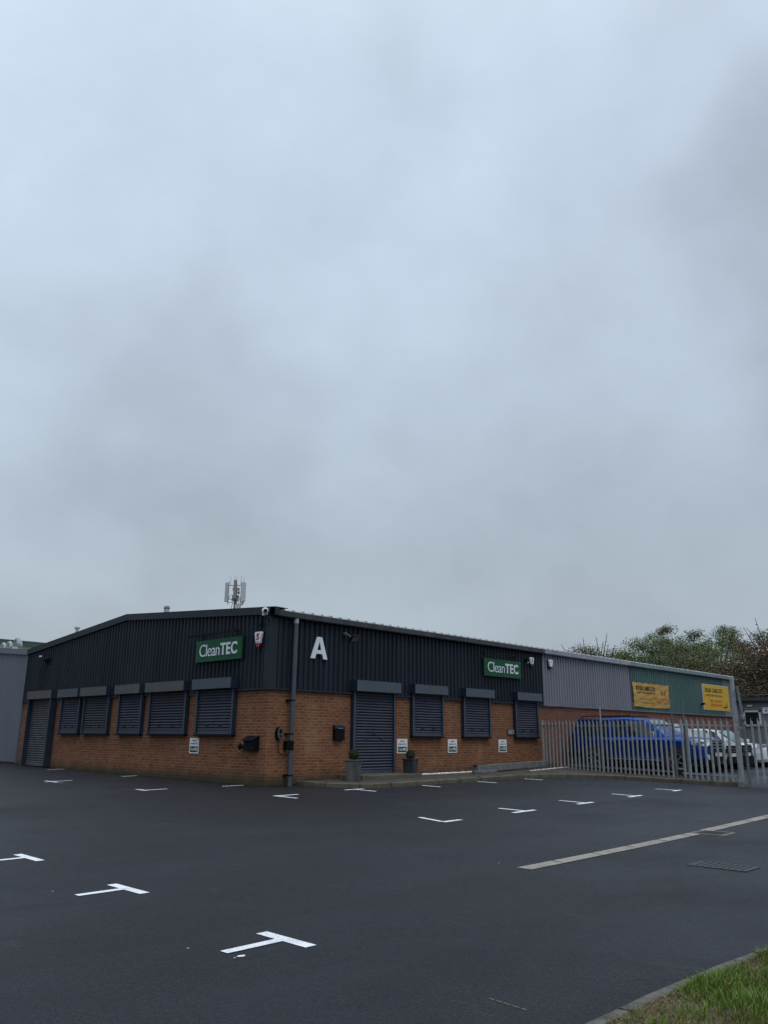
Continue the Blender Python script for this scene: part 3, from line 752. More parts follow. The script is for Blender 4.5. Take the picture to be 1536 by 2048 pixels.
# corner flashing, drip flashing
tr.box(-.074, .0, -.074, .0, 2.5, 4.42); tr.box(-.074, -.066, .0, .16, 2.5, 4.45); tr.box(.0, .16, -.074, -.066, 2.5, 4.40)
tr.box(-.085, 0.0, .0, END_Y, 2.515, 2.556); tr.box(.0, XA, -.085, .0, 2.515, 2.556); tr.box(-.085, 0, -.085, 0, 2.512, 2.553)
tr.box(-.060, -.0, .16, END_Y, 2.500, 2.515)
tr.build('corner_trim', M['fascia_dark'], A)
def verge(name, y0, yr, y1, z0, zr, z1, m, parent, h=.195):
    v = MB()
    for (ya, za, yb, zb) in ((y0, z0, yr, zr), (yr, zr, y1, z1)):
        v.add([(-.125, ya, za), (-.125, yb, zb), (-.125, yb, zb - h), (-.125, ya, za - h), (-.085, ya, za), (-.085, yb, zb), (-.085, yb, zb - h), (-.085, ya, za - h)],
              [(0, 1, 2, 3), (7, 6, 5, 4), (3, 2, 6, 7), (0, 3, 7, 4), (1, 5, 6, 2)])
        v.add([(-.128, ya, za + .004), (-.128, yb, zb + .004), (.30, yb, zb + .004), (.30, ya, za + .004), (-.128, ya, za - .012), (-.128, yb, zb - .012), (.30, yb, zb - .012), (.30, ya, za - .012)],
              [(0, 3, 2, 1), (4, 5, 6, 7), (0, 1, 5, 4), (1, 2, 6, 5), (2, 3, 7, 6), (3, 0, 4, 7)])
        L = yb - ya; k = int(abs(L) / 2.4)
        for i in range(1, k + 1):
            y = ya + L * i / (k + 1); z = za + (zb - za) * i / (k + 1)
            v.box(-.1275, -.125, y - .006, y + .006, z - h + .01, z - .014)
    return v.build(name, m, parent)
verge('verge_fascia', -.26, RIDGE_Y, END_Y, 4.56, 5.09, 4.46, M['fascia_dark'], A)
c_ = MB(); c_.box(-.125, .02, -.262, -.075, 4.36, 4.565); c_.build('eaves_box_end', M['fascia_dark'], A)
rf = MB(); roof_sheet(rf, -.06, XA, -.20, 4.505, RIDGE_Y, 5.06); rf.add([(-.06, RIDGE_Y, 5.06), (XA, RIDGE_Y, 5.06), (XA, END_Y, 4.44), (-.06, END_Y, 4.44)], [(0, 1, 2, 3)])
rf.build('roof', M['roof'], A)
def gutter(x0, x1, m, parent, label=None):
    g = MB(); prof = [(-.085, 4.45), (-.085, 4.375), (-.105, 4.345), (-.205, 4.335), (-.235, 4.36), (-.245, 4.475), (-.232, 4.475), (-.222, 4.37), (-.2, 4.35), (-.11, 4.36), (-.097, 4.38), (-.097, 4.45)]
    n = len(prof); g.add([(x, y, z) for x in (x0, x1) for y, z in prof], [tuple(range(n)), tuple(range(2 * n - 1, n - 1, -1))] + [(i, (i + 1) % n, (i + 1) % n + n, i + n) for i in range(n)])
    x = x0 + 2.0
    while x < x1 - .5: g.box(x, x + .03, -.2475, -.2455, 4.345, 4.475); x += 2.9
    o = g.build('gutter', m, parent)
    if label: o['label'] = label
gutter(.02, XA - .01, M['gutter_dark'], A)
dp = MB(); px_ = .66
dp.tube([(px_ + .02, -.15, 4.26), (px_, -.15, .12)], .062, 14)
o_ = dp.build('downpipe', M['pipe'], A, smooth=False)
d2 = MB(); d2.tube([(px_ + .02, -.15, 4.36), (px_ + .02, -.15, 4.22)], .070, 14); d2.build('pipe_socket', M['gutter_pale'], o_)
for z in (2.27, 1.45, .46):
    c_ = MB(); c_.tube([(px_, -.15, z - .016), (px_, -.15, z + .016)], .068, 14); c_.box(px_ - .11, px_ + .02, -.1, -.0, z - .02, z + .02); c_.build('pipe_bracket', M['black'], o_)
c_ = MB(); c_.tube([(px_, -.15, 1.06), (px_, -.15, 1.29)], .073, 14); c_.box(px_ - .13, px_ - .01, -.17, -.0, 1.07, 1.28); c_.build('pipe_sleeve', M['black'], o_)

# ---- roller shutters
def shutter(axis_, u0, u1, zb, zt, boxz0, boxz1, door=False, parent=A, slat=M['shutter'], boxm=M['box'], depth=.13, boxd=.27, ov0=.05, ov1=.05):
    """u0<u1 along the wall. axis 'y' -> plane x=0, 'x' -> plane y=0"""
    def B(mb, a0, a1, d0, d1, z0, z1):
        if axis_ == 'y': mb.box(-d1, -d0, a0, a1, z0, z1)
        else: mb.box(a0, a1, -d1, -d0, z0, z1)
    nm = 'door_shutter' if door else 'window_shutter'
    cu = MB(); rw = .085; L = .076; z = zb + (.09 if not door else .10)
    prof = [(0., .040), (.14, .042), (.20, .094), (.45, .100), (.70, .088), (.92, .050), (1., .040)]
    zs = []
    while z < boxz0 - .02:
        for a, d in prof[:-1]: zs.append((z + a * L, d))
        z += L
    zs.append((z, .056)); vs = []
    for q, d in zs:
        vs += [(-d, u0 + rw, q), (-d, u1 - rw, q)] if axis_ == 'y' else [(u0 + rw, -d, q), (u1 - rw, -d, q)]
    cu.add(vs, [(2 * i, 2 * i + 1, 2 * i + 3, 2 * i + 2) for i in range(len(zs) - 1)])
    curtain = cu.build(nm, slat, parent)
    c = MB(); B(c, u0 + rw, u1 - rw, .050, .095, zb + .004, zb + .095 if not door else zb + .105)
    um = (u0 + u1) / 2
    c.build('bottom_bar', slat, curtain)
    hs = [(-.28, .07, .92), (.28, .07, .92), (0, .06, 1.07)] if door else [(-.25 * (u1 - u0) / 1.4, .06, .21), (.25 * (u1 - u0) / 1.4, .06, .21)]
    for q, hw, dz in hs:
        c = MB(); B(c, um + q - hw, um + q + hw, .092, .112, zb + dz, zb + dz + .028); c.build('lift_handle', M['rail'], curtain)
    c = MB(); B(c, u0, u0 + rw, .002, depth, zb, boxz0 + .01); B(c, u0 + .004, u0 + rw - .012, depth + .0005, depth + .002, zb, boxz0 - .004); c.mi = [0] * 6 + [1] * 6; c.build('guide_rail', [M['rail'], M['rail_face']], curtain)
    c = MB(); B(c, u1 - rw, u1, .002, depth, zb, boxz0 + .01); B(c, u1 - rw + .012, u1 - .004, depth + .0005, depth + .002, zb, boxz0 - .004); c.mi = [0] * 6 + [1] * 6; c.build('guide_rail', [M['rail'], M['rail_face']], curtain)
    if not door:
        c = MB(); B(c, u0 - .01, u1 + .01, .002, depth + .012, zb - .045, zb - .002); c.build('sill_rail', M['black'], curtain)
    c = MB(); B(c, u0 - ov0 + .004, u1 + ov1 - .004, .002, boxd, boxz0, boxz1); B(c, u0 - ov0 + .012, u1 + ov1 - .012, .05, boxd - .03, boxz0 - .004, boxz0 + .01)
    B(c, u0 - ov0 - .003, u1 + ov1 + .003, .09, boxd + .003, boxz1, boxz1 + .008)
    c.build('shutter_box', boxm, curtain, bevel=.004)
    for e in (u0 - ov0 - .004, u1 + ov1 - .0035):
        c = MB(); B(c, e, e + .0075, .001, boxd + .004, boxz0 - .003, boxz1 + .010); c.build('end_cap', M['rail'], curtain)
    return curtain
for (u0, u1, bm_) in ((1.29, 3.00, M['box']), (3.50, 5.46, M['box_stain']), (5.87, 7.27, M['box_stain']), (7.88, 9.57, M['box_stain']), (9.82, 11.22, M['box'])):
    shutter('y', u0, u1, 1.425, 2.6, 2.59, 2.855, boxm=bm_, slat=M[{1.29: 'shutter', 3.50: 'shutter_b', 5.87: 'shutter_c', 7.88: 'shutter_b'}.get(u0, 'shutter')])
shutter('y', 11.78, 13.66, .33, 2.5, 2.59, 2.865, door=True, slat=M['shutter_old'], boxm=M['box_stain'], depth=.24, boxd=.28)
for (u0, u1) in ((5.25, 6.68), (7.66, 9.08), (10.48, 11.88)): shutter('x', u0, u1, 1.425, 2.6, 2.64, 2.895)
shutter('x', 2.84, 4.52, .42, 2.5, 2.60, 2.885, door=True, boxd=.30)
# dark lintel strip beside the left shutter boxes
c_ = MB(); c_.box(-.05, 0, 11.24, 11.76, 2.44, 2.515); c_.build('lintel', M['kerb'], A)
c_ = MB(); c_.box(-.05, 0, 3.02, 3.48, 2.46, 2.513); c_.build('lintel', M['kerb'], A)

# ---- grey and green units
G1 = thing('industrial_unit', 'plain pale grey clad middle unit of the terrace, behind the palisade', 'industrial building', (XA, 0, .3), 'terrace of industrial units')
w_ = MB(); w_.box(XA + .002, XG, 0, .24, -.1, 2.60); w_.build('brick_wall', M['brick_far'], G1)
c_ = MB(); cladding(c_, 'x', XA + .012, XG, 2.555, 4.40); c_.build('cladding', M['clad_lilac'], G1)
c_ = MB(); c_.box(XA + .01, XG - .002, -.085, 0, 2.512, 2.554); c_.build('drip_trim', M['clad_grey'], G1)
c_ = MB(); c_.box(XA + .002, XG, .02, .22, 2.6, 4.47); c_.build('backing_wall', M['clad_grey'], G1)
gutter(XA + .0, XG - .2, M['gutter_pale'], G1)
rf = MB(); roof_sheet(rf, XA + .002, XG, -.20, 4.505, RIDGE_Y, 5.06); rf.add([(XA, RIDGE_Y, 5.06), (XG, RIDGE_Y, 5.06), (XG, END_Y, 4.44), (XA, END_Y, 4.44)], [(0, 1, 2, 3)]); rf.build('roof', M['roof'], G1)
G2 = thing('industrial_unit', 'teal green clad far end unit hung with two yellow car sales banners', 'industrial building', (XG, 0, .3), 'terrace of industrial units')
w_ = MB(); w_.box(XG + .002, XT - .1, 0, .24, -.1, 2.60); w_.box(XT - .34, XT - .1, .24, END_Y, -.1, 4.4)
w_.build('brick_wall', M['brick_far'], G2)
c_ = MB(); cladding(c_, 'x', XG + .012, XT - 1.25, 2.555, 4.40); c_.build('cladding', M['clad_green'], G2)
c_ = MB(); cladding(c_, 'x', XT - 1.245, XT, 2.555, 4.40); o_ = c_.build('end_cladding', M['clad_lilac'], G2); o_['label'] = 'narrow pale grey end panel of the teal cladding'
c_ = MB(); c_.box(XG + .002, XT, -.085, 0, 2.512, 2.554); c_.build('drip_trim', M['clad_grey'], G2)
c_ = MB(); c_.box(XG + .002, XT - .1, .02, .22, 2.6, 4.47); c_.build('backing_wall', M['clad_grey'], G2)
gutter(XG - .2 + .002, XT + .05, M['gutter_teal'], G2)
rf = MB(); roof_sheet(rf, XG + .002, XT + .06, -.20, 4.505, RIDGE_Y, 5.06); rf.add([(XG, RIDGE_Y, 5.06), (XT, RIDGE_Y, 5.06), (XT, END_Y, 4.44), (XG, END_Y, 4.44)], [(0, 1, 2, 3)]); rf.build('roof', M['roof'], G2)
c_ = MB(); c_.tube([(XT - .12, -.16, 4.36), (XT - .12, -.16, 4.2), (XT - .12, -.13, 4.1), (XT - .12, -.13, .3)], .05, 10); c_.build('downpipe', M['galv'], G2)
c_ = MB()
for z in (3.4, 2.4): c_.box(XT - .2, XT - .04, -.19, -.05, z, z + .04)
c_.build('pipe_bracket', M['galv'], G2)

# ---- second gable to the left, clad to the ground
B1 = thing('industrial_unit', 'grey clad gable bay at the left edge, sheeted down to the ground', 'industrial building', (0, END_Y, .3), 'terrace of industrial units')
c_ = MB(); cladding(c_, 'y', END_Y + .07, 2 * END_Y, .40, lambda q: roof_z(min(q, 29.09)) - .05, off=.045, depth=.03, pitch=.15); c_.build('cladding', M['clad_grey'], B1)
c_ = MB(); c_.box(-.078, 0, END_Y + .003, END_Y + .075, .38, 4.4); o_ = c_.build('corner_trim', M['clad_grey'], B1)
c_ = MB(); c_.box(0, .24, END_Y + .003, 2 * END_Y, -.1, 4.40)
c_.add([(0, END_Y, 4.4), (0, 2 * END_Y, 4.4), (0, END_Y + RIDGE_Y, 5.0), (.24, END_Y, 4.4), (.24, 2 * END_Y, 4.4), (.24, END_Y + RIDGE_Y, 5.0)], [(0, 1, 2), (5, 4, 3), (0, 2, 5, 3), (1, 4, 5, 2)])
c_.build('backing_wall', M['kerb'], B1)
verge('verge_fascia', END_Y + .002, END_Y + RIDGE_Y, 2 * END_Y, 4.46, 5.09, 4.46, M['clad_grey'], B1, h=.2)
rf = MB(); rf.add([(-.05, END_Y, 4.44), (10, END_Y, 4.44), (10, END_Y + RIDGE_Y, 5.05), (-.05, END_Y + RIDGE_Y, 5.05), (10, 2 * END_Y, 4.44), (-.05, 2 * END_Y, 4.44)], [(0, 1, 2, 3), (3, 2, 4, 5)]); rf.build('roof', M['roof'], B1)

# ---- swan-neck vents on that roof
def swan(x, y, s, az, label, first=False):
    t = thing('roof_vent', label, 'roof vent', (x, y, 4.6), 'swan neck vents on the left roof')
    z0 = roof_z(y) - .1; r = .052 * s; zt = 4.78 + .07 * s; R = .125 * s
    dx, dy = math.cos(az) * R, math.sin(az) * R
    m1 = MB(); m1.tube([(x, y, z0), (x, y, zt - .10)], r * 1.15, 12); m1.build('vent_base', M['duct_white'], t, smooth=False)
    P = [(x, y, zt - .10), (x, y, zt)] + [(x + dx * (1 - math.cos(k * PI / 8)), y + dy * (1 - math.cos(k * PI / 8)), zt + R * math.sin(k * PI / 8)) for k in range(1, 9)]
    P.append((x + 2 * dx, y + 2 * dy, zt - .05))
    m2 = MB(); m2.tube(P, [r] * (len(P) - 1) + [r * 1.08], 12); m2.build('bent_duct', M['duct'], t, smooth=True)
swan(.60, 19.0, 1.3, math.radians(-90), 'curved grey roof vent cut by the left edge of the picture')
swan(.60, 18.40, 1.35, math.radians(-88), 'curved grey roof vent, second from the left edge')
swan(.70, 17.78, 1.5, math.radians(-86), 'tallest curved grey roof vent, on a white base')
swan(.45, 17.22, 1.55, math.radians(-95), 'low wide curved roof vent nearest the dark gable')
c_ = MB(); c_.box(.2, 1.4, 15.4, 18.6, 4.45, 4.62); 
# flues on the dark unit's roof
t = thing('roof_flue', 'small round flue with a flared cap on the left slope of the dark gable', 'flue', (1.2, 13.7, 4.5))
c_ = MB(); c_.lathe((1.28, 13.62, 4.4), [(.055, 0), (.055, .86), (.058, .90)], 12); c_.build('flue_pipe', M['duct'], t)
c_ = MB(); c_.lathe((1.28, 13.62, 5.27), [(.06, 0), (.105, .05), (.105, .085), (.07, .10)], 14); c_.build('cap', M['duct'], t)
t = thing('roof_flue', 'short square grey flue standing up behind the roof ridge', 'flue', (1.9, 8.3, 5.0))
c_ = MB(); c_.box(1.84, 1.96, 8.22, 8.38, 4.9, 5.70); c_.build('flue_pipe', M['duct'], t)
c_ = MB(); c_.box(1.83, 1.97, 8.21, 8.39, 5.60, 5.64); c_.build('band', M['pipe'], t)

# ---- beige building with green eaves, far left
t = thing('warehouse', 'beige building with dark roof and bright green gutter, behind the far left roof', 'warehouse', (3, 26, 0))
c_ = MB(); c_.box(-30, 22, 30.2, 44, -.2, 5.85); c_.build('wall', M['beige'], t)
# its side wall faces the camera like the right-hand wall of the terrace
c_ = MB(); c_.box(-30, 22.2, 29.9, 30.19, 6.17, 6.35); c_.build('gutter', M['green_roof'], t)
c_ = MB(); c_.add([(-30, 29.9, 6.36), (22.3, 29.9, 6.36), (22.3, 44, 7.0), (-30, 44, 7.0), (-30, 29.9, 6.45), (22.3, 29.9, 6.45), (22.3, 44, 7.15), (-30, 44, 7.15)], [(0, 3, 2, 1), (4, 5, 6, 7), (0, 1, 5, 4), (1, 2, 6, 5), (2, 3, 7, 6), (3, 0, 4, 7)]); c_.build('roof', M['dark_green_roof'], t)
c_ = MB(); c_.box(-30, 22, 30.05, 30.195, 5.85, 6.17); c_.build('eaves_band', M['beige'], t)

# ---- grey rendered building, far right
t = thing('office_building', 'low grey rendered building with one white framed window, far right', 'building', (33, 0, .3))
c_ = MB(); c_.box(33, 37, -14, 3.5, -.2, 3.40); c_.build('wall', M['render'], t)
c_ = MB(); c_.box(32.75, 37.2, -14.2, 3.7, 3.42, 3.60); c_.build('roof', M['dark_green_roof'], t)
c_ = MB(); c_.box(32.97, 33.02, -14, 3.5, 3.02, 3.10); c_.build('trim_band', M['clad_grey'], t)
wf = MB(); y0, y1, z0, z1 = -.30, .62, 2.10, 2.93
for a in ((y0, y1, z0, z0 + .09), (y0, y1, z1 - .09, z1), (y0, y0 + .10, z0, z1), (y1 - .10, y1, z0, z1)): wf.box(32.93, 32.998, *a)
wf = wf.build('window_frame', M['upvc'], t)
c_ = MB(); c_.box(32.96, 32.99, y0 + .09, y1 - .09, z0 + .08, z1 - .08); c_.build('pane', M['glass'], wf)
c_ = MB(); c_.box(32.90, 32.998, .1, .36, 3.13, 3.22); c_.build('wall_light', M['duct_white'], t)
s_ = thing('wall_sign', 'white sign on the grey building, cut by the right edge', 'sign', (32.95, -1, 2.9))
c_ = MB(); c_.box(32.955, 32.995, -2.3, -.40, 2.76, 3.08); c_.build('sign_board', M['white'], s_)
c_ = MB(); add_text(c_, 'Solid', (32.954, -.74, 2.86), -Y_, Z_, .46, .11, bold=.03, thick=.004); c_.build('lettering', M['ink'], s_)
c_ = MB(); c_.lathe((32.945, -.60, 2.915), [(.055, .0), (.055, .008)], 12, 'x'); c_.build('logo', M['clad_grey'], s_)

# ---- telecom mast
t = thing('telecom_mast', 'telecom mast with pale panel antennas rising behind the dark roof', 'antenna mast', (36.6, 53.0, 0))
mx, my = 36.6, 53.0
RT = Vector((.692, -.722, 0)).normalized(); FW = Vector((-.72, -.69, 0)).normalized()    # screen right-ish / towards the viewer side
c_ = MB(); c_.tube([(mx, my, 0), (mx, my, 14.6), (mx, my, 17.0)], [.28, .17, .10], 10); c_.build('pole', M['mast'], t)
def pan(off, ang, z0, z1, w, m, dep=.22):
    c = Vector((mx, my, 0)) + RT * off[0] + FW * off[1]; a = math.radians(ang)
    ax = (RT * math.cos(a) + FW * math.sin(a)) * w / 2; ay = (-RT * math.sin(a) + FW * math.cos(a)) * dep / 2
    q = MB(); q.obox(c + Z_ * (z0 + z1) / 2, ax, ay, Z_ * (z1 - z0) / 2); q.build('antenna_panel', m, t, bevel=.03)
    q = MB(); q.tube([c - ay * 2 + Z_ * (z0 - .25), c - ay * 2 + Z_ * (z1 + .1)], .045, 8)
    for z in (z0 + .3, z1 - .3): q.bar(c - ay + Z_ * z, Vector((mx, my, z)), .05, .06)
    q.build('support_arm', M['mast'], t)
pan((-.95, .15), 50, 14.95, 17.0, .42, M['panel'])
pan((-.02, .55), -5, 15.2, 17.2, .30, M['panel_shaded'])
pan((.83, .30), -18, 14.95, 17.0, .52, M['panel'])
q = MB(); rr = random.Random(5)
for z in (15.2, 15.55, 15.95, 16.3):
    for k in range(3):
        a = k * 2.1 + z * 1.3; c = Vector((mx, my, z)) + (RT * math.cos(a) + FW * math.sin(a)) * .28
        q.obox(c, RT * .11, FW * .08, Z_ * .14)
q.build('remote_radio', M['radio'], t)
q = MB()
for k in range(7):
    a = rr.uniform(0, 6.28); b = a + rr.uniform(-.6, .6)
    P = [Vector((mx, my, 14.3 + .1 * k)) + (RT * math.cos(a + i * (b - a) / 6) + FW * math.sin(a)) * (.2 + .65 * math.sin(i * PI / 7)) + Z_ * (i * .14 - .3 * math.sin(i * PI / 6)) for i in range(7)]
    q.tube(P, .025, 5)
q.build('cable', M['rubber'], t)
q = MB()
for dx, z1 in ((-.62, 17.75), (-.18, 17.85), (.05, 17.7), (.48, 17.8), (.78, 17.65)):
    c = Vector((mx, my, 0)) + RT * dx; q.tube([c + Z_ * 16.8, c + Z_ * z1], [.022, .012], 5)
q.build('whip_aerial', M['mast'], t)
q = MB(); c = Vector((mx, my, 14.42)) + RT * .33 + FW * .35
for i in range(1): 
    n = 20; prof = [(.02, -.10), (.20, -.08), (.29, .0), (.30, .10)]
    vs = []
    for r, h in prof:
        for k in range(n):
            a = 2 * PI * k / n; vs.append(c + RT * r * math.cos(a) + Z_ * r * math.sin(a) + FW * h)
    q.add(vs, [(i * n + k, i * n + (k + 1) % n, (i + 1) * n + (k + 1) % n, (i + 1) * n + k) for i in range(3) for k in range(n)] + [tuple(range(n)), tuple(range(3 * n, 4 * n))])
q.build('dish', M['panel'], t)

#SECTION_FIXTURES
# ================================================================ THINGS ON THE WALLS
def big_sign(side, u0, u1, z0, z1, label, t0, t1, zt0, zt1):
    """side 'L': reading direction -y, u is y (u0 > u1).  side 'R': reading direction +x."""
    off = .16
    if side == 'L':
        t = thing('shop_sign', label, 'sign', (-off, (u0 + u1) / 2, z0), 'green company signs on the cladding'); ax = -Y_; P = lambda u, d, z: Vector((-d, u, z)); s = -1
    else:
        t = thing('shop_sign', label, 'sign', ((u0 + u1) / 2, -off, z0), 'green company signs on the cladding'); ax = X_; P = lambda u, d, z: Vector((u, -d, z)); s = 1
    def B(mb, a0, a1, d0, d1, za, zb):
        p, q = P(a0, d0, za), P(a1, d1, zb); mb.box(p.x, q.x, p.y, q.y, za, zb)
    c = MB(); B(c, u0, u1, off - .035, off, z0, z1); c.build('sign_board', M['sign_green'], t)
    c = MB(); B(c, u0 - .006 * s, u1 + .006 * s, .068, off - .034, z0 - .006, z1 + .004); c.build('sign_tray', M['sign_edge'], t)
    Wt = abs(t1 - t0); wc = Wt * .545
    c = MB(); add_text(c, 'Clean', P(t0, off, zt0), ax, Z_, wc, (zt1 - zt0), bold=-.006, thick=.012, spacing=.92)
    c.build('lettering', M['letter'], t)
    c = MB(); h = (zt1 - zt0)
    add_text(c, 'TEC', P(t0 + s * (wc + Wt * .02), off, zt0), ax, Z_, Wt - wc - Wt * .02, h * .985, bold=.026, thick=.012, spacing=1.06)
    c.build('bold_lettering', M['letter'], t)
    return t
big_sign('L', 3.12, 1.02, 3.33, 3.915, 'green sign with white lettering on the gable side, left of the corner', 2.94, 1.21, 3.47, 3.80)
big_sign('R', 8.74, 10.84, 3.365, 3.935, 'green sign with white lettering on the long side wall, beside the alarm box', 8.92, 10.66, 3.50, 3.83)
# trough lamps above the signs
t = thing('sign_lamp', 'long black trough lamp on arms above the gable sign', 'sign light', (-.5, 2.4, 4.1), 'black lamp bars above the signs')
c = MB(); c.bar((-.58, 2.90, 3.99), (-.58, .72, 3.985), .07, .05); c.build('lamp_bar', M['black'], t)
for y, y2 in ((2.95, 2.2), (1.35, .74)):
    c = MB(); c.tube([(-.06, y, 4.07), (-.30, (y + y2) / 2, 4.06), (-.56, y2, 3.99)], .018, 6); c.box(-.08, -.06, y - .05, y + .05, 3.96, 4.12); c.build('arm', M['black'], t)
t = thing('sign_lamp', 'long black trough lamp on arms above the side wall sign', 'sign light', (9.8, -.5, 4.1), 'black lamp bars above the signs')
c = MB(); c.bar((8.15, -.58, 4.05), (10.64, -.58, 4.06), .07, .045); c.build('lamp_bar', M['black'], t)
for x in (8.80, 10.62):
    c = MB(); c.tube([(x, -.06, 4.10), (x - .2, -.30, 4.10), (x - .42, -.56, 4.06)], .016, 6); c.box(x - .04, x + .04, -.08, -.06, 4.04, 4.14); c.build('arm', M['black'], t)

# big letter A
t = thing('wall_letter', 'big white capital letter A on the dark cladding by the downpipe', 'letter sign', (1.5, -.1, 3.36))
c = MB(); x0, z0, w, h = 1.25, 3.375, .585, .575
ol = [(0, 0), (.235 * w, 0), (.315 * w, .245 * h), (.685 * w, .245 * h), (.765 * w, 0), (w, 0), (.65 * w, h), (.35 * w, h)]
outer = [(0, 0), (.245, 0), (.325, .225), (.675, .225), (.755, 0), (1, 0), (.645, 1), (.355, 1)]
hole = [(.385, .40), (.615, .40), (.5, .80)]
# built from four prisms: two legs, bar, top
def pz(pts): return [(x0 + a * w, -.085, z0 + b * h) for a, b in pts]
c.prism(pz([(0, 0), (.245, 0), (.500, .80), (.500, 1), (.355, 1)]), (0, -.035, 0))
c.prism(pz([(1, 0), (.645, 1), (.502, 1), (.502, .80), (.755, 0)]), (0, -.035, 0))
c.prism(pz([(.315, .225), (.685, .225), (.627, .40), (.373, .40)]), (0, -.0349, 0))
c.build('letter_face', M['letter'], t)

# parking signs
def parking_sign(side, u, z, label):
    w, h = .44, .40
    if side == 'L': t = thing('parking_sign', label, 'sign', (0, u, z), 'white reserved parking signs'); ax = -Y_; P = lambda a, d, zz: Vector((-d, u + w / 2 - a, z + zz))
    else: t = thing('parking_sign', label, 'sign', (u, 0, z), 'white reserved parking signs'); ax = X_; P = lambda a, d, zz: Vector((u - w / 2 + a, -d, z + zz))
    def B(mb, a0, a1, d0, d1, z0, z1):
        p, q = P(a0, d0, z0), P(a1, d1, z1); mb.box(p.x, q.x, p.y, q.y, p.z, q.z)
    c = MB(); B(c, 0, w, .003, .016, 0, h); c.build('sign_board', M['alarm_white'], t)
    c = MB(); B(c, .035, w - .035, .0161, .0175, .03, .185); c.build('green_panel', M['sign_dark'], t)
    c = MB(); add_text(c, 'PARKING', P(.13, .0162, .315), ax, Z_, .18, .038, bold=.02, thick=.002); add_text(c, 'RESERVED FOR', P(.06, .0162, .235), ax, Z_, .32, .036, bold=.02, thick=.002); c.build('lettering', M['ink'], t)
    c = MB(); add_text(c, 'Clean', P(.06, .0176, .075), ax, Z_, .17, .075, thick=.002); add_text(c, 'TEC', P(.234, .0176, .075), ax, Z_, .145, .073, bold=.04, thick=.002); c.build('white_lettering', M['white'], t)
parking_sign('L', 3.12, .925, 'small white and green parking sign on the gable wall, between two shuttered windows')
parking_sign('R', 4.92, .945, 'small white and green parking sign partly behind the right topiary ball')
parking_sign('R', 7.21, .945, 'small white and green parking sign, middle one on the long side wall')
parking_sign('R', 9.83, .945, 'small white and green parking sign nearest the fence, above the beam')

# alarm boxes
def alarm(side, u, z, s, label, letter=True, tip=M['red_lens']):
    t = thing('alarm_box', label, 'alarm box', (0, u, z) if side == 'L' else (u, 0, z))
    ax = -Y_ if side == 'L' else X_; nn = -X_ if side == 'L' else -Y_
    o = Vector((-.075, u, z)) if side == 'L' else Vector((u, -.075, z))
    def sh(pts, d0, d1): return [o + ax * a * s + Z_ * b * s + nn * d0 for a, b in pts], nn * (d1 - d0)
    c = MB(); c.prism(*sh([(-.10, -.20), (.10, -.20), (.165, .165), (-.165, .165)], 0, .03)); c.build('back_plate', M['dark_blue_plastic'], t)
    c = MB(); c.prism(*sh([(-.085, -.135), (.085, -.135), (.15, .13), (.12, .165), (-.12, .165), (-.15, .13)], .031, .10)); c.build('cover', M['alarm_white'], t, bevel=.012)
    c = MB(); c.prism(*sh([(-.045, -.225), (.045, -.225), (.09, -.14), (-.09, -.14)], .02, .085)); c.build('lens', tip, t)
    if letter:
        c = MB(); add_text(c, 'S', o + ax * (-.06 * s) + Z_ * (-.055 * s) + nn * .1005, ax, Z_, .12 * s, .18 * s, bold=.05, thick=.002); c.build('lettering', M['red_lens'], t)
        c = MB(); q = o + ax * (-.05 * s) + Z_ * (-.105 * s) + nn * .1005; c.prism([q, q + ax * .1 * s, q + ax * .1 * s + Z_ * .02, q + Z_ * .02], nn * .002); c.build('caption', M['ink'], t)
    else:
        c = MB(); q = o + ax * (-.09 * s) + Z_ * (.05 * s) + nn * .1005; c.prism([q, q + ax * .18 * s, q + ax * .18 * s + Z_ * .03, q + Z_ * .03], nn * .002); c.build('caption', M['duct'], t)
alarm('L', .33, 3.80, .98, 'white alarm box with a red letter, on the gable side near the corner')
alarm('R', 11.55, 4.02, .80, 'white alarm box with a red letter, on the long wall right of the sign', tip=M['dark_blue_plastic'])
alarm('R', 12.78, 4.02, .86, 'plain white alarm box on the pale grey cladding', letter=False, tip=M['dark_blue_plastic'])

# cameras and lamps
t = thing('security_camera', 'white dome camera on the fascia at the top of the corner', 'camera', (-.1, .1, 4.45))
c = MB(); c.box(-.17, -.128, .02, .20, 4.37, 4.54); c.tube([(-.15, .10, 4.45), (-.22, .04, 4.45)], .055, 12); c.build('mount', M['alarm_white'], t)
c = MB(); c.tube([(-.20, .07, 4.46), (-.24, -.0, 4.46), (-.265, -.05, 4.455), (-.30, -.10, 4.45)], [.05, .085, .085, .06], 14); c.build('camera_body', M['alarm_white'], t, smooth=True)
c = MB(); c.tube([(-.298, -.098, 4.45), (-.315, -.125, 4.447)], [.048, .04], 12); c.build('lens', M['black'], t)
t = thing('wall_bracket', 'empty black wall bracket under the corner camera', 'bracket', (-.1, .1, 4.14))
c = MB(); c.tube([(-.07, .28, 4.05), (-.07, .28, 4.28), (-.07, .05, 4.30), (-.12, .02, 4.12)], .014, 6); c.tube([(-.07, .28, 4.20), (-.22, .22, 4.10)], .02, 6); c.build('bracket_arm', M['black'], t)
t = thing('security_camera', 'small dark camera under the lamp bar beside the side wall sign', 'camera', (11.2, -.1, 3.96))
c = MB(); c.tube([(11.22, -.075, 4.05), (11.22, -.16, 4.02)], .02, 8); c.tube([(11.24, -.10, 4.0), (11.20, -.22, 3.95)], .04, 10); c.build('camera_body', M['black'], t)
c = MB(); c.tube([(11.199, -.222, 3.949), (11.195, -.232, 3.945)], .03, 10); c.build('lens', M['lamp_glass'], t)
t = thing('floodlight', 'tilted black floodlight with glass face, right of the big letter A', 'floodlight', (2.6, -.2, 4.0))
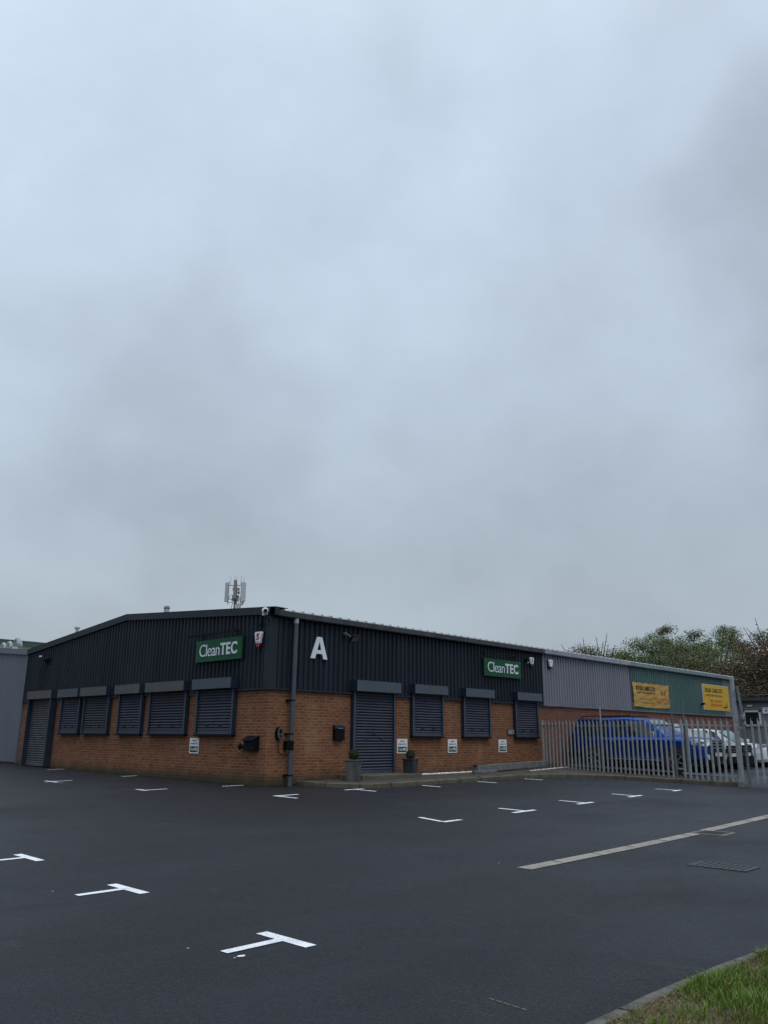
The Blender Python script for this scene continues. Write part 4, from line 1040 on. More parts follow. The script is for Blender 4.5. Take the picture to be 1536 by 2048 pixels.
c = MB(); c.tube([(2.47, -.06, 4.13), (2.47, -.16, 4.12)], .045, 10); c.tube([(2.47, -.16, 4.13), (2.60, -.22, 4.03)], .02, 6); c.build('mount', M['galv_dark'], t)
c = MB(); ay = Vector((0, -.42, -.28)).normalized(); az = Vector((0, .28, -.42)).normalized()   # az: direction the lamp faces (down and out)
ctr = Vector((2.70, -.26, 4.00)); nrm = Vector((.1, -.72, -.69)).normalized(); vv = nrm.cross(X_).normalized(); hx = vv.cross(nrm).normalized()
c.obox(ctr, hx * .16, vv * .105, nrm * .028); c.obox(ctr - nrm * .04, hx * .09, vv * .06, nrm * .018); c.build('housing', M['black'], t, bevel=.006)
c = MB(); c.obox(ctr + nrm * .030, hx * .13, vv * .075, nrm * .003); c.build('glass', M['beam'], t)
t = thing('wall_lamp', 'black wall lamp with bare bulb high on the left end of the dark gable', 'wall light', (-.2, 12.8, 4.05))
c = MB(); c.prism([(-.07, 12.55, 4.0), (-.07, 12.85, 4.0), (-.30, 12.95, 3.92), (-.30, 12.65, 3.92)], (0, 0, .05)); c.tube([(-.07, 12.62, 4.16), (-.25, 12.66, 4.10)], .02, 6); c.prism([(-.07, 12.62, 3.80), (-.07, 12.78, 3.80), (-.22, 12.80, 3.95), (-.22, 12.64, 3.95)], (0, 0, .05)); c.build('lamp_body', M['black'], t)
c = MB(); c.tube([(-.30, 12.98, 4.08), (-.34, 12.75, 4.075)], [.035, .03], 10); c.build('bulb', M['duct_white'], t, smooth=True)

# post box, charger, meter box, switches, key safe
t = thing('post_box', 'slim dark metal post box on the brick left of the main door', 'letter box', (2.37, 0, 1.3))
c = MB(); c.box(2.20, 2.55, -.11, -.003, 1.30, 1.60); c.build('box_body', M['black'], t, bevel=.012)
c = MB(); c.prism([(2.19, -.003, 1.70), (2.19, -.118, 1.655), (2.19, -.125, 1.585), (2.19, -.003, 1.585)], (.37, 0, 0)); c.build('flap', M['fascia_dark'], t, bevel=.006)
c = MB(); c.box(2.30, 2.45, -.129, -.1255, 1.60, 1.612); c.build('slot', M['duct'], t)
t = thing('car_charger', 'oval grey and black wall charger with cable, left of the downpipe', 'ev charger', (.37, 0, 1.4))
cx_, cz_ = .345, 1.455
def oval(x, z, rx, rz, y0, y1, n=24):
    P = [(x + rx * math.cos(2 * PI * k / n), y0, z + rz * math.copysign(abs(math.sin(2 * PI * k / n)) ** .8, math.sin(2 * PI * k / n))) for k in range(n)]
    return P, (0, y1 - y0, 0)
c = MB(); c.prism(*oval(cx_, cz_, .092, .155, -.003, -.08)); c.build('back_shell', M['black'], t)
c = MB(); c.prism(*oval(cx_ + .005, cz_, .082, .140, -.081, -.105)); c.build('front_cover', M['pipe'], t, bevel=.008)
c = MB(); c.prism(*oval(cx_ + .008, cz_ + .055, .045, .050, -.1065, -.113)); c.prism(*oval(cx_ + .008, cz_ - .06, .035, .028, -.1065, -.111)); c.build('socket', M['black'], t)
c = MB(); c.tube([(cx_, -.04, 1.31), (cx_ - .005, -.04, 1.15), (cx_ + .01, -.04, 1.04), (cx_ + .07, -.04, .975), (cx_ + .16, -.04, .96), (cx_ + .24, -.06, .96)], .011, 8); c.build('cable', M['rubber'], t, smooth=True)
t = thing('meter_box', 'open black plastic meter box with a tap on the gable wall', 'meter box', (0, .6, 1.05))
c = MB(); c.prism([(-.003, .28, 1.03), (-.003, .28, 1.36), (-.17, .28, 1.27), (-.17, .28, 1.05)], (0, .42, 0)); c.build('box_body', M['black'], t)
c = MB(); c.add([(-.003, .26, 1.385), (-.003, .76, 1.385), (-.23, .72, 1.275), (-.23, .26, 1.275), (-.003, .26, 1.40), (-.003, .76, 1.40), (-.23, .72, 1.29), (-.23, .26, 1.29)], [(0, 3, 2, 1), (4, 5, 6, 7), (0, 1, 5, 4), (1, 2, 6, 5), (2, 3, 7, 6), (3, 0, 4, 7)]); c.build('lid', M['black'], t)
c = MB(); c.tube([(-.07, .72, 1.13), (-.07, .98, 1.13)], .045, 10); c.lathe((-.09, .93, 1.14), [(.05, -.05), (.075, 0), (.05, .05)], 10, 'y'); c.tube([(-.09, .95, 1.1), (-.09, .95, 1.03)], .02, 8); c.build('tap', M['black'], t)
c = MB(); c.tube([(-.07, .74, 1.13), (-.07, .765, 1.13)], .052, 12); c.tube([(-.09, .95, 1.03), (-.09, .95, 1.005)], .018, 8); c.build('tap_ring', M['galv'], t)
t = thing('switch_plate', 'row of three small weatherproof switches beside the right-hand window', 'switches', (10.3, 0, 1.58))
c = MB(); c.box(10.10, 10.46, -.03, -.003, 1.50, 1.68); c.build('back_plate', M['ink'], t)
for x in (10.15, 10.265, 10.38):
    c = MB(); c.box(x, x + .075, -.05, -.0305, 1.52, 1.66); c.build('switch', M['duct'], t)
t = thing('key_safe', 'small pale key safe and keypad beside the side door', 'key safe', (0, 13.9, 1.6))
c = MB(); c.box(-.06, -.003, 13.80, 13.98, 1.52, 1.60); c.box(-.07, -.003, 13.86, 14.02, 1.60, 1.72); c.build('keypad', M['duct_white'], t)
c = MB(); c.box(-.10, -.003, 13.68, 13.79, 1.46, 1.72); c.build('box_body', M['black'], t)

# banners
def banner(u0, u1, z0, z1, m, label, wavy, name):
    t = thing(name, label, 'banner', (u0, -.1, z0)); n, k = (44, 16)
    def P(a, b):   # a,b in 0..1
        d = .10
        if wavy:
            d += .022 * math.sin(a * 9 + b * 2) * (1 - b) + .035 * max(0, noise.noise(Vector((a * 3.2 + b * 1.1, b * 1.7, 4)))) + .02 * math.sin((a - b) * 22) * .4
            zz = z0 + (z1 - z0) * b - .035 * math.sin(a * PI) * (1 - b) + (.012 * math.sin(a * 40) if b == 1 else 0)
        else: zz = z0 + (z1 - z0) * b
        return Vector((u0 + (u1 - u0) * a, -d, zz))
    c = MB(); vs = [P(i / n, j / k) for j in range(k + 1) for i in range(n + 1)]
    c.add(vs, [(j * (n + 1) + i, j * (n + 1) + i + 1, (j + 1) * (n + 1) + i + 1, (j + 1) * (n + 1) + i) for j in range(k) for i in range(n)])
    N0 = len(vs); c.add([v + Vector((0, .006, 0)) for v in vs], [(j * (n + 1) + i, (j + 1) * (n + 1) + i, (j + 1) * (n + 1) + i + 1, j * (n + 1) + i + 1) for j in range(k) for i in range(n)])
    o = c.build('sheet', m, t, smooth=True)
    return t, P
def wrap_text(mb, body, P, a0, b0, wa, hb, bold=.0, off=.004):
    vs, fs = text_parts(body, bold, 1.); x0 = min(v.x for v in vs); x1 = max(v.x for v in vs); y0 = min(v.y for v in vs); y1 = max(v.y for v in vs)
    mb.add([P(a0 + (v.x - x0) / (x1 - x0) * wa, b0 + (v.y - y0) / (y1 - y0) * hb) + Vector((0, -off, 0)) for v in vs], fs)
t, P = banner(19.05, 22.44, 2.72, 3.70, M['yellow_old'], 'creased faded yellow cloth banner left of the other yellow sign', True, 'sales_banner')
c = MB(); wrap_text(c, 'SOLID CARS LTD', P, .085, .70, .52, .17, .035, .012); wrap_text(c, 'QUALITY USED CARS FOR SALE', P, .10, .555, .50, .085, .015, .012); c.build('lettering', M['ink_black'], t)
c = MB(); wrap_text(c, '0151 346 8210', P, .58, .34, .36, .10, .02, .012); wrap_text(c, '07848 906763', P, .66, .19, .30, .10, .01, .012); c.build('red_lettering', M['ink_fade'], t)
c = MB(); wrap_text(c, 'Part Exchange Welcome', P, .15, .30, .38, .085, .0, .012); wrap_text(c, 'Car Finance Available', P, .15, .16, .42, .08, .0, .012); c.build('small_lettering', M['ink_brown'], t)
c = MB()
for s in (-1, 1):
    for q in range(5):
        a0 = .835 + s * .012; a1 = .835 + s * (.095 - .012 * q); b0 = .64 - .02 * q; b1 = .83 - .065 * q
        pp = [P(a0, b0), P(a0 + s * .012, b0 + .035), P(a1, b1), P(a1 - s * .006, b1 - .045)]; c.add([p + Vector((0, -.012, 0)) for p in pp], [(0, 1, 2, 3)])
c.build('emblem', M['ink_brown'], t)
t, P = banner(26.20, 29.33, 2.79, 3.97, M['yellow'], 'bright yellow rigid sign board at the far end of the teal cladding', False, 'sales_board')
c = MB(); c.box(26.16, 29.36, -.085, -.07, 2.77, 3.99); c.build('pale_backing', M['white'], t)
c = MB(); wrap_text(c, 'SOLID CARS LTD', P, .07, .70, .68, .17, .04); wrap_text(c, 'QUALITY USED CARS FOR SALE', P, .08, .53, .66, .09, .02); c.build('lettering', M['ink_black'], t)
c = MB(); wrap_text(c, '0151 346 8210', P, .24, .31, .44, .11, .03); wrap_text(c, '07848 906763', P, .25, .14, .44, .12, .03); c.build('red_lettering', M['ink_red'], t)
c = MB(); c.box(28.55, 28.98, -.112, -.104, 2.93, 2.985); c.box(28.93, 28.98, -.112, -.104, 2.985, 3.17); c.build('black_mark', M['ink_black'], t)
t = thing('wall_lamp', 'small black lamp at the lower left corner of the rigid yellow sign', 'wall light', (26.1, -.2, 2.95))
c = MB(); c.tube([(25.95, -.07, 2.98), (25.75, -.22, 3.02)], .02, 6); c.prism([(25.6, -.18, 2.96), (25.8, -.18, 2.96), (25.8, -.32, 3.0), (25.6, -.32, 3.0)], (0, 0, .07)); c.build('lamp_body', M['black'], t)

#SECTION_YARD
# ================================================================ THINGS ON THE PAVEMENT
zs_ = zpave(3.4, -.5)
t = thing('door_step', 'low concrete step in front of the shuttered main door', 'step', (3.5, -.4, zs_))
c = MB(); c.box(2.46, 4.80, -.88, -.002, zs_ - .08, zs_ + .115); c.build('slab', M['kerb'], t, bevel=.015)
def planter(x, y, s, h, rot, m, label, ballz):
    z = zpave(x, y) - .004; t = thing('planter', label, 'planter', (x, y, z), 'tapered square planters flanking the door')
    R = Matrix.Rotation(rot, 3, 'Z'); o = Vector((x, y, z))
    def ring(k, zz): return [o + R @ Vector((a * k, b * k, 0)) + Z_ * zz for a, b in ((-1, -1), (1, -1), (1, 1), (-1, 1))]
    w = s / 2
    L = [ring(w * .84, 0), ring(w * .97, h * .93), ring(w * 1.06, h * .93), ring(w * 1.06, h), ring(w * .88, h), ring(w * .84, h * .86)]
    c = MB(); c.add([p for r in L for p in r], [(0, 3, 2, 1)] + [(4 * i + k, 4 * i + (k + 1) % 4, 4 * i + 4 + (k + 1) % 4, 4 * i + 4 + k) for i in range(5) for k in range(4)])
    c.build('pot', m, t, bevel=.008)
    c = MB(); c.add(ring(w * .86, h * .90), [(0, 1, 2, 3)]); c.build('soil', M['soil'], t)
    # topiary ball
    rr = random.Random(int(x * 100)); V, F = [], []; b0 = Vector((x, y, z + ballz)); rad = .135
    for i in range(3600):
        d = Vector((rr.gauss(0, 1), rr.gauss(0, 1), rr.gauss(0, 1))).normalized(); q = b0 + d * rad * (rr.uniform(.72, 1.0) if rr.random() < .9 else rr.uniform(1.0, 1.07))
        n = (d + Vector((rr.gauss(0, .6), rr.gauss(0, .6), rr.gauss(0, .6)))).normalized(); u = n.cross(Vector((.3, .2, 1))).normalized(); v = n.cross(u); s2 = .009
        k = len(V); V += [q + u * s2, q + v * s2 * .6, q - u * s2, q - v * s2 * .6]; F.append((k, k + 1, k + 2, k + 3))
    bt = thing('topiary_ball', label.replace('planter', 'box ball').split(',')[0] + ' growing in its planter', 'topiary', (x, y, z + h * .9), 'clipped box balls by the door')
    c = MB(); c.v = V; c.f = F; c.mi = [0] * len(F); c.build('foliage', M['topiary'], bt)
    c = MB(); c.tube([(x, y, z + h * .88), (x, y, z + ballz)], .014, 6); c.build('stem', M['bark'], bt)
    return t
pl1 = planter(2.22, -.80, .40, .53, math.radians(38), M['lead'], 'pale worn planter left of the main door, standing on the pavement', .66)
pl2 = planter(4.62, -.60, .33, .50, math.radians(12), M['zinc'], 'darker planter right of the main door, at the step end', .60)
# white sealant foam along the foot of the wall
c = MB(); P_ = []; rr = random.Random(2)
xx = 5.15
while xx < 9.7: P_.append((xx, -.035 - .02 * rr.random(), zpave(xx, -.03) + .012)); xx += .09
c.tube(P_, [.02 + .022 * rr.random() for _ in P_], 6)
tag(c.build('sealant_foam', M['foam'], smooth=True), 'ragged white foam line along the foot of the brick wall', 'sealant')
c = MB(); P_ = []; xx = 9.9
while xx < 12.0: P_.append((xx, -1.0 - .1 * (xx - 10), zpave(xx, -1.0) + .01)); xx += .09
c.tube(P_, [.012 + .014 * rr.random() for _ in P_], 6)
tag(c.build('sealant_foam', M['foam'], smooth=True), 'short white foam line in front of the grey beam, near the fence', 'sealant')
# long grey beams lying by the wall
t = thing('concrete_beam', 'long weathered grey beam lying on the pavement against the wall', 'beam', (9.5, -.5, .3))
za, zb_ = zpave(7.6, -.6), zpave(11.8, -.5)
c = MB(); c.bar((7.75, -.46, za + .13), (11.75, -.42, zb_ + .10), .20, .20); c.build('beam_body', M['beam'], t, bevel=.012)
c = MB(); c.bar((7.72, -.46, za + .22), (8.30, -.455, za + .225), .10, .035); c.build('broken_top', M['black'], t)
t = thing('concrete_beam', 'short broken offcut lying in front of the long grey beam', 'beam', (7.7, -.7, .3))
c = MB(); c.bar((7.42, -.64, za + .05), (8.5, -.68, za + .05), .14, .09); c.build('beam_body', M['beam'], t, bevel=.012)
# dry leaves / debris along the fence foot
dbv, dbf = [], []; rr = random.Random(9)
for i in range(2600):
    s = rr.random(); p = Vector((12.05 - 2.85 * s, -.2 - 7.6 * s, 0)) + Vector((rr.uniform(-.05, .55), rr.gauss(0, .12), 0))
    z = zpave(p.x, p.y) + rr.uniform(.002, .035) if p.x < 12.1 - 2.9 * s + .33 else zg(p.x, p.y) + .01 + rr.uniform(0, .02)
    r = rr.uniform(.008, .03); a = rr.uniform(0, 6.28); k = len(dbv)
    dbv += [(p.x + r * math.cos(a), p.y + r * math.sin(a), z), (p.x - r * math.sin(a) * .6, p.y + r * math.cos(a) * .6, z + rr.uniform(0, .012)), (p.x - r * math.cos(a), p.y - r * math.sin(a), z), (p.x + r * math.sin(a) * .6, p.y - r * math.cos(a) * .6, z + rr.uniform(0, .012))]; dbf.append((k, k + 1, k + 2, k + 3))
c = MB(); c.v = dbv; c.f = dbf; c.mi = [0] * len(dbf)
M['litter'] = leaf_mat('dead_leaf', (.020, .015, .010), (.11, .075, .045))
tag(c.build('leaf_litter', M['litter']), 'dead leaves and grit along the foot of the palisade', 'leaf litter', kind='stuff')

# ---------------------------------------------------------------- palisade fence
F0 = Vector((12.0, -.12, 0)); F1 = Vector((9.84, -5.90, 0)); FD = (F1 - F0).normalized(); FN = Vector((FD.y, -FD.x, 0))   # FN towards the car park
if FN.x > 0: FN = -FN
def palings(t, p0, p1, n, z0f, z1f, w=.076, name='paling', first=None):
    """pale section: shallow W with a pointed top"""
    obs = []
    for i in range(n):
        s = (i + .5) / n; p = p0.lerp(p1, s); z0, z1 = z0f(s), z1f(s); d = FD
        sec = [(-.5, 0), (-.22, .022), (0, .008), (.22, .022), (.5, 0), (.5, -.003), (.22, .019), (0, .005), (-.22, .019), (-.5, -.003)]
        c = MB(); k = 5
        o = p + FN * .022
        bot = [o + d * a * w + FN * b for a, b in sec]
        top = bot
        vs = [Vector((q.x, q.y, z0)) for q in bot]
        zt = [z1 - .10, z1 - .075, z1, z1 - .075, z1 - .10]; zt = zt + zt[::-1]
        squ = [.5, .8, .0, .8, .5]
        vs += [Vector((q.x, q.y, zt[j])) for j, q in enumerate([o + d * a * w * (.92) + FN * b for a, b in sec])]
        fs = []
        for j in range(4): fs.append((j, j + 1, 10 + j + 1, 10 + j)); fs.append((5 + j, 5 + j + 1, 15 + j + 1, 15 + j))
        fs += [(4, 5, 15, 14), (9, 0, 10, 19)]
        for j in range(4): fs.append((10 + j, 10 + j + 1, 19 - j - 1, 19 - j)); fs.append((j, 9 - j, 9 - j - 1, j + 1))
        c.add(vs, fs); obs.append(c.build(name, M['galv'], t))
    return obs
T = thing('palisade_fence', 'galvanised steel palisade fence between the side wall and the gate', 'fence', (11, -3, .3))
palings(T, F0, F1, 32, lambda s: .44 - .06 * s, lambda s: 2.025 - .015 * s)
for nm, za, zb in (('rail', 1.82, 1.775), ('rail', .56, .52)):
    c = MB(); c.bar(F0 + Z_ * za, F1 + Z_ * zb, .045, .05); c.build(nm, M['galv_dark'], T)
for s, zt, h in ((.015, 2.0, 0), (.508, 2.40, 0), (1.0, 2.50, 0)):
    p = F0.lerp(F1, s); c = MB(); g = zg(p.x, p.y)
    c.obox((p.x, p.y, (g + 1.95) / 2), FD * .028, FN * .022, (0, 0, (2.05 - g) / 2))
    if zt > 2: c.tube([(p.x, p.y, 2.0), (p.x, p.y, zt)], .022, 8)
    c.build('post', M['galv_dark'] if s > .9 else M['galv'], T)
c = MB()
for z in (2.36, 2.46):
    pts = [F0.lerp(F1, i / 40) + Z_ * (z - .02 * math.sin(i * PI / 20) ** 2 + .002 * (i % 2)) for i in range(41)]
    c.tube(pts, .004, 4)
c.build('barbed_wire', M['galv_dark'], T)
# narrow gate leaf between the thin double post and the big post
P0 = Vector((9.76, -6.12, 0)); P1 = Vector((9.15, -7.80, 0))
T = thing('palisade_gate', 'narrow palisade panel between the twin posts and the big gate post', 'gate', (9.4, -7, .3))
palings(T, P0, P1, 9, lambda s: .37 - .02 * s, lambda s: 2.0 - .05 * s, w=.084)
for za, zb in ((1.80, 1.75), (.50, .50)):
    c = MB(); c.bar(P0 + Z_ * za, P1 + Z_ * zb, .04, .05); c.build('rail', M['galv'], T)
c = MB(); c.obox((9.76, -6.27, 1.1), FD * .028, FN * .022, (0, 0, .92)); c.tube([(9.76, -6.27, 2.0), (9.76, -6.27, 2.5)], .022, 8); c.build('post', M['galv_dark'], T)
c = MB()
for z in (2.28, 2.47): c.bar((9.90, -5.75, z), (9.72, -6.34, z), .012, .012)
c.build('wire_arm', M['galv_dark'], T)
c = MB(); c.bar((9.83, -5.96, 1.72), (9.74, -6.20, 1.74), .03, .04); c.bar((9.83, -5.96, .62), (9.74, -6.20, .60), .03, .03); c.build('hinge', M['galv'], T)
# big post
T = thing('gate_post', 'tall square galvanised gate post on a concrete foot, by the kerb end', 'post', (9.1, -7.93, .2))
R = Matrix.Rotation(math.atan2(FD.y, FD.x), 3, 'Z')
c = MB(); c.obox((9.10, -7.95, 1.20), R @ Vector((.05, 0, 0)), R @ Vector((0, .05, 0)), (0, 0, 1.0)); c.obox((9.10, -7.96, 2.55), R @ Vector((.04, 0, 0)), R @ Vector((0, .035, 0)), (0, 0, .42)); c.build('shaft', M['galv'], T, bevel=.006)
c = MB(); c.obox((9.10, -7.95, .26), R @ Vector((.075, 0, 0)), R @ Vector((0, .075, 0)), (0, 0, .10)); c.build('foot', M['concrete'], T)
T = thing('gate_post', 'slimmer gate post with a rounded head just right of the big post', 'post', (9.0, -8.25, .2))
c = MB(); c.tube([(9.02, -8.17, .15), (9.02, -8.17, 2.0), (9.045, -8.09, 2.75)], .035, 10); c.lathe((9.02, -8.17, 1.86), [(.05, 0), (.065, .05), (.06, .13), (.03, .16)], 12); c.build('shaft', M['galv_dark'], T)
c = MB(); c.bar((9.02, -8.17, 1.70), (9.10, -7.98, 1.70), .05, .04); c.build('latch', M['galv'], T)
# vehicle gate
Q0 = Vector((8.98, -8.32, 0)); Q1 = Q0 + FD * 4.6
T = thing('palisade_gate', 'wide palisade vehicle gate running out of the right edge', 'gate', (8.5, -9.5, .3))
palings(T, Q0, Q1, 23, lambda s: .36, lambda s: 1.95, w=.078)
for z in (1.76, .50):
    c = MB(); c.bar(Q0 + Z_ * z, Q1 + Z_ * z, .045, .055); c.build('rail', M['galv'], T)
# wires at the right, anchored on the posts
c = MB()
for z in (2.52, 2.18): c.tube([Vector((9.05, -8.1, z)) + FD * i * .5 + Z_ * (-.04 * math.sin(i * PI / 10)) for i in range(11)], .005, 4)
c.build('wire', M['galv_dark'], T)
c = MB(); c.tube([(Q1.x, Q1.y, .1), (Q1.x, Q1.y, 2.55)], .045, 8); c.build('end_post', M['galv'], T)

#SECTION_CARS
# ================================================================ VEHICLES
def loft(mb, sts):
    """sts: list of rings (lists of Vector), capped"""
    n = len(sts[0]); vs = [p for r in sts for p in r]
    fs = [(i * n + k, i * n + (k + 1) % n, (i + 1) * n + (k + 1) % n, (i + 1) * n + k) for i in range(len(sts) - 1) for k in range(n)]
    fs += [tuple(range(n))[::-1], tuple(range((len(sts) - 1) * n, len(sts) * n))]; mb.add(vs, fs)
def vehicle(name, label, cat, x0, yf, zgr, L, W, paint, body, cabin, panes, wheels, H, front=None, group=None, rr=.36):
    """local frame: s = distance behind the front (metres), a = sideways 0..W from the near side.  World: x = x0 + a, y = yf + s."""
    t = thing(name, label, cat, (x0 + W / 2, yf + L / 2, zgr), group)
    def Wd(s, a, z): return Vector((x0 + W / 2 + a, yf + s, zgr + z))
    sts = []
    for s, hw, zb, zt in body:
        w = W / 2 * hw; m = zb + (zt - zb) * .55
        half = [(w * .90, zb), (w * .985, zb + .10), (w, m), (w * .985, zt - .10), (w * .93, zt - .03), (w * .80, zt), (w * .3, zt + .025)]
        sts.append([Wd(s, a, z) for a, z in half] + [Wd(s, -a, z) for a, z in half[::-1]])
    c = MB(); loft(c, sts); c.build('body', paint, t, smooth=False)
    c = MB(); sts = []
    for s, hwb, zb, hwt, zt in cabin:
        wb, wt = W / 2 * hwb, W / 2 * hwt
        half = [(wb, zb), (wt * 1.0, zt - .05), (wt * .93, zt - .012), (wt * .5, zt + .012)]
        sts.append([Wd(s, a, z) for a, z in half] + [Wd(s, -a, z) for a, z in half[::-1]])
    loft(c, sts); cab = c.build('cabin', paint, t)
    def cab_at(s):   # (wb, zb, wt, zt) at station s
        for (s0, a0, b0, c0, d0), (s1, a1, b1, c1, d1) in zip(cabin, cabin[1:]):
            if s0 <= s <= s1:
                k = (s - s0) / (s1 - s0) if s1 > s0 else 0; return (W / 2 * (a0 + (a1 - a0) * k), b0 + (b1 - b0) * k, W / 2 * (c0 + (c1 - c0) * k), d0 + (d1 - d0) * k - .05)
        k = cabin[0] if s < cabin[0][0] else cabin[-1]; return (W / 2 * k[1], k[2], W / 2 * k[3], k[4] - .05)
    for kind, data in panes:
        c = MB()
        if kind == 'side':
            for sg in (-1, 1):
                P = []; c = MB()
                for s, z in data:
                    wb, zb, wt, zt = cab_at(s); k = (z - zb) / max(.01, zt - zb); P.append(Wd(s, sg * (wb + (wt - wb) * k + .006), z))
                c.prism(P, (sg * .004, 0, 0)); c.build('side_window', M['glass'], t)
        else:   # cross pane: list of 4 (s, a, z)
            c.prism([Wd(*q) for q in data], (0, -.006 if kind == 'windscreen' else .006, .004)); c.build(kind, M['screen'] if kind == 'windscreen' else M['glass'], t)
    for s in wheels:
        for sg in (-1, 1):
            y = sg * (W / 2 + .003); o = Wd(s, sg * (W / 2 - .22), rr)
            c = MB(); c.lathe(Wd(s, 0, rr + .03), [(rr + .07, sg * (W / 2 - .30)), (rr + .07, sg * (W / 2 + .004))], 24, 'x'); c.build('wheel_arch', M['rubber'], t)
            c = MB(); c.lathe(Wd(s, 0, rr), [(rr - .03, sg * (W / 2 - .24)), (rr, sg * (W / 2 - .22)), (rr, sg * (W / 2 + .0)), (rr - .04, sg * (W / 2 + .018))], 24, 'x'); wh = c.build('wheel', M['rubber'], t)
            c = MB(); c.lathe(Wd(s, 0, rr), [(rr - .12, sg * (W / 2 + .016)), (rr - .115, sg * (W / 2 + .022))], 20, 'x'); c.build('rim_back', M['black'], wh)
            c = MB(); cc = Wd(s, sg * (W / 2 + .026), rr)
            for k in range(6):
                a = k * PI / 3 + .3; d = Vector((0, math.cos(a), math.sin(a))); e = Vector((0, -math.sin(a), math.cos(a)))
                c.prism([cc + e * .03, cc - e * .03, cc - e * .018 + d * (rr - .13), cc + e * .018 + d * (rr - .13)], (sg * .008, 0, 0))
            n = 24
            for r0, r1 in ((rr - .145, rr - .115),):
                vs = [cc + Vector((0, math.cos(2 * PI * k / n) * r, math.sin(2 * PI * k / n) * r)) for r in (r0, r1) for k in range(n)]
                c.add(vs, [(k, (k + 1) % n, n + (k + 1) % n, n + k) for k in range(n)])
            c.build('rim', M['chrome'], wh)
    # sills and lower body in black
    c = MB(); c.box(x0 + .08, x0 + W - .08, yf + .35, yf + L - .35, zgr + .22, zgr + body[3][2] + .08); c.build('underbody', M['rubber'], t)
    if front: front(t, Wd)
    return t, Wd
# blue pickup with hardtop
PX, PYF, PZ = 13.25, -5.33, .34
def pick_front(t, Wd):
    W2 = .925
    for sg in (-1, 1):
        c = MB(); c.prism([Wd(.10, sg * .88, 1.00), Wd(.42, sg * .937, 1.08), Wd(.42, sg * .937, .90), Wd(.06, sg * .70, .84), Wd(-.01, sg * .52, .90), Wd(.0, sg * .52, 1.03)][::1], (0, -.035, .0)); c.build('headlight', M['lamp_glass'], t)
        c = MB(); c.lathe(Wd(.02, sg * .66, .52), [(.085, -.03), (.075, .05)], 14, 'y'); c.build('fog_lamp', M['lamp_glass'], t)
        c = MB(); c.tube([Wd(1.62, sg * .95, 1.13), Wd(1.64, sg * 1.08, 1.16)], [.03, .03], 8); c.obox(Wd(1.62, sg * 1.09, 1.19), (.10, 0, 0), (0, .07, 0), (0, 0, .10)); c.build('mirror', M['chrome'], t, bevel=.03)
    c = MB(); c.prism([Wd(-.03, -.52, .74), Wd(-.03, .52, .74), Wd(-.02, .56, 1.03), Wd(-.02, -.56, 1.03)], (0, .05, 0)); c.build('grille', M['black'], t)
    c = MB()
    for z in (.80, .89, .98): c.obox(Wd(-.045, 0, z), (.46, 0, 0), (0, .012, 0), (0, 0, .018))
    c.build('grille_bars', M['chrome'], t)
    c = MB(); c.prism([Wd(-.03, -.60, .38), Wd(-.03, .60, .38), Wd(-.035, .50, .70), Wd(-.035, -.50, .70)], (0, .05, 0)); c.build('lower_intake', M['black'], t)
    c = MB(); c.obox(Wd(-.055, 0, .60), (.26, 0, 0), (0, .006, 0), (0, 0, .056)); c.build('number_plate', M['plate'], t)
body = [(.0, .56, .44, .96), (.06, .76, .38, 1.03), (.24, .93, .35, 1.08), (.55, 1.0, .34, 1.10), (1.4, 1.0, .36, 1.14), (2.3, 1.0, .38, 1.14), (3.15, 1.0, .38, 1.14), (3.2, 1.0, .40, 1.14), (4.7, 1.0, .46, 1.16), (4.88, .97, .46, 1.16)]
cabin = [(1.28, .88, 1.10, .86, 1.17), (2.05, .93, 1.12, .76, 1.72), (2.7, .94, 1.12, .78, 1.77), (3.25, .94, 1.12, .79, 1.76), (3.29, .95, 1.14, .80, 1.75), (4.6, .95, 1.14, .80, 1.74), (4.82, .94, 1.14, .74, 1.36)]
panes = [('side', [(1.70, 1.16), (2.18, 1.16), (2.18, 1.62), (2.06, 1.60)]), ('side', [(2.23, 1.16), (2.72, 1.16), (2.72, 1.64), (2.23, 1.63)]), ('side', [(2.77, 1.16), (3.18, 1.20), (3.14, 1.62), (2.77, 1.64)]),
         ('side', [(3.40, 1.22), (3.92, 1.22), (3.92, 1.63), (3.42, 1.64)]), ('side', [(3.97, 1.22), (4.56, 1.22), (4.44, 1.60), (3.97, 1.62)]),
         ('windscreen', [(1.30, -.74, 1.165), (1.30, .74, 1.165), (1.98, .62, 1.68), (1.98, -.62, 1.68)])]
veh, Wd = vehicle('pickup_truck', 'metallic blue double cab pickup with hardtop, behind the palisade', 'pickup truck', PX, PYF, PZ, 4.9, 1.85, M['car_blue'], body, cabin, panes, (.95, 3.95), 1.8, pick_front, rr=.37)
c = MB()
for s in (1.95, 2.60): c.obox(Wd(s + .52, -.935, 1.01), (.012, 0, 0), (0, .10, 0), (0, 0, .018))
c.build('door_handle', M['chrome'], veh)
c = MB(); c.bar(Wd(1.4, -.95, .40), Wd(3.4, -.95, .42), .09, .035); c.build('side_step', M['chrome'], veh)
for sg in (-1, 1):
    c = MB(); c.tube([Wd(2.5, sg * .62, 1.76), Wd(2.62, sg * .62, 1.83), Wd(4.40, sg * .62, 1.83), Wd(4.55, sg * .62, 1.74)], .018, 6); c.build('roof_rail', M['black'], veh)
    c = MB(); c.prism([Wd(4.72, sg * .935, .90), Wd(4.885, sg * .90, .90), Wd(4.885, sg * .90, 1.12), Wd(4.76, sg * .935, 1.12)], (sg * .012, 0, 0)); c.build('tail_light', M['red_lens'], veh)
c = MB(); c.box(PX + .1, PX + 1.75, PYF + 4.885, PYF + 4.98, PZ + .42, PZ + .60); c.build('rear_bumper', M['black'], veh)
c = MB()
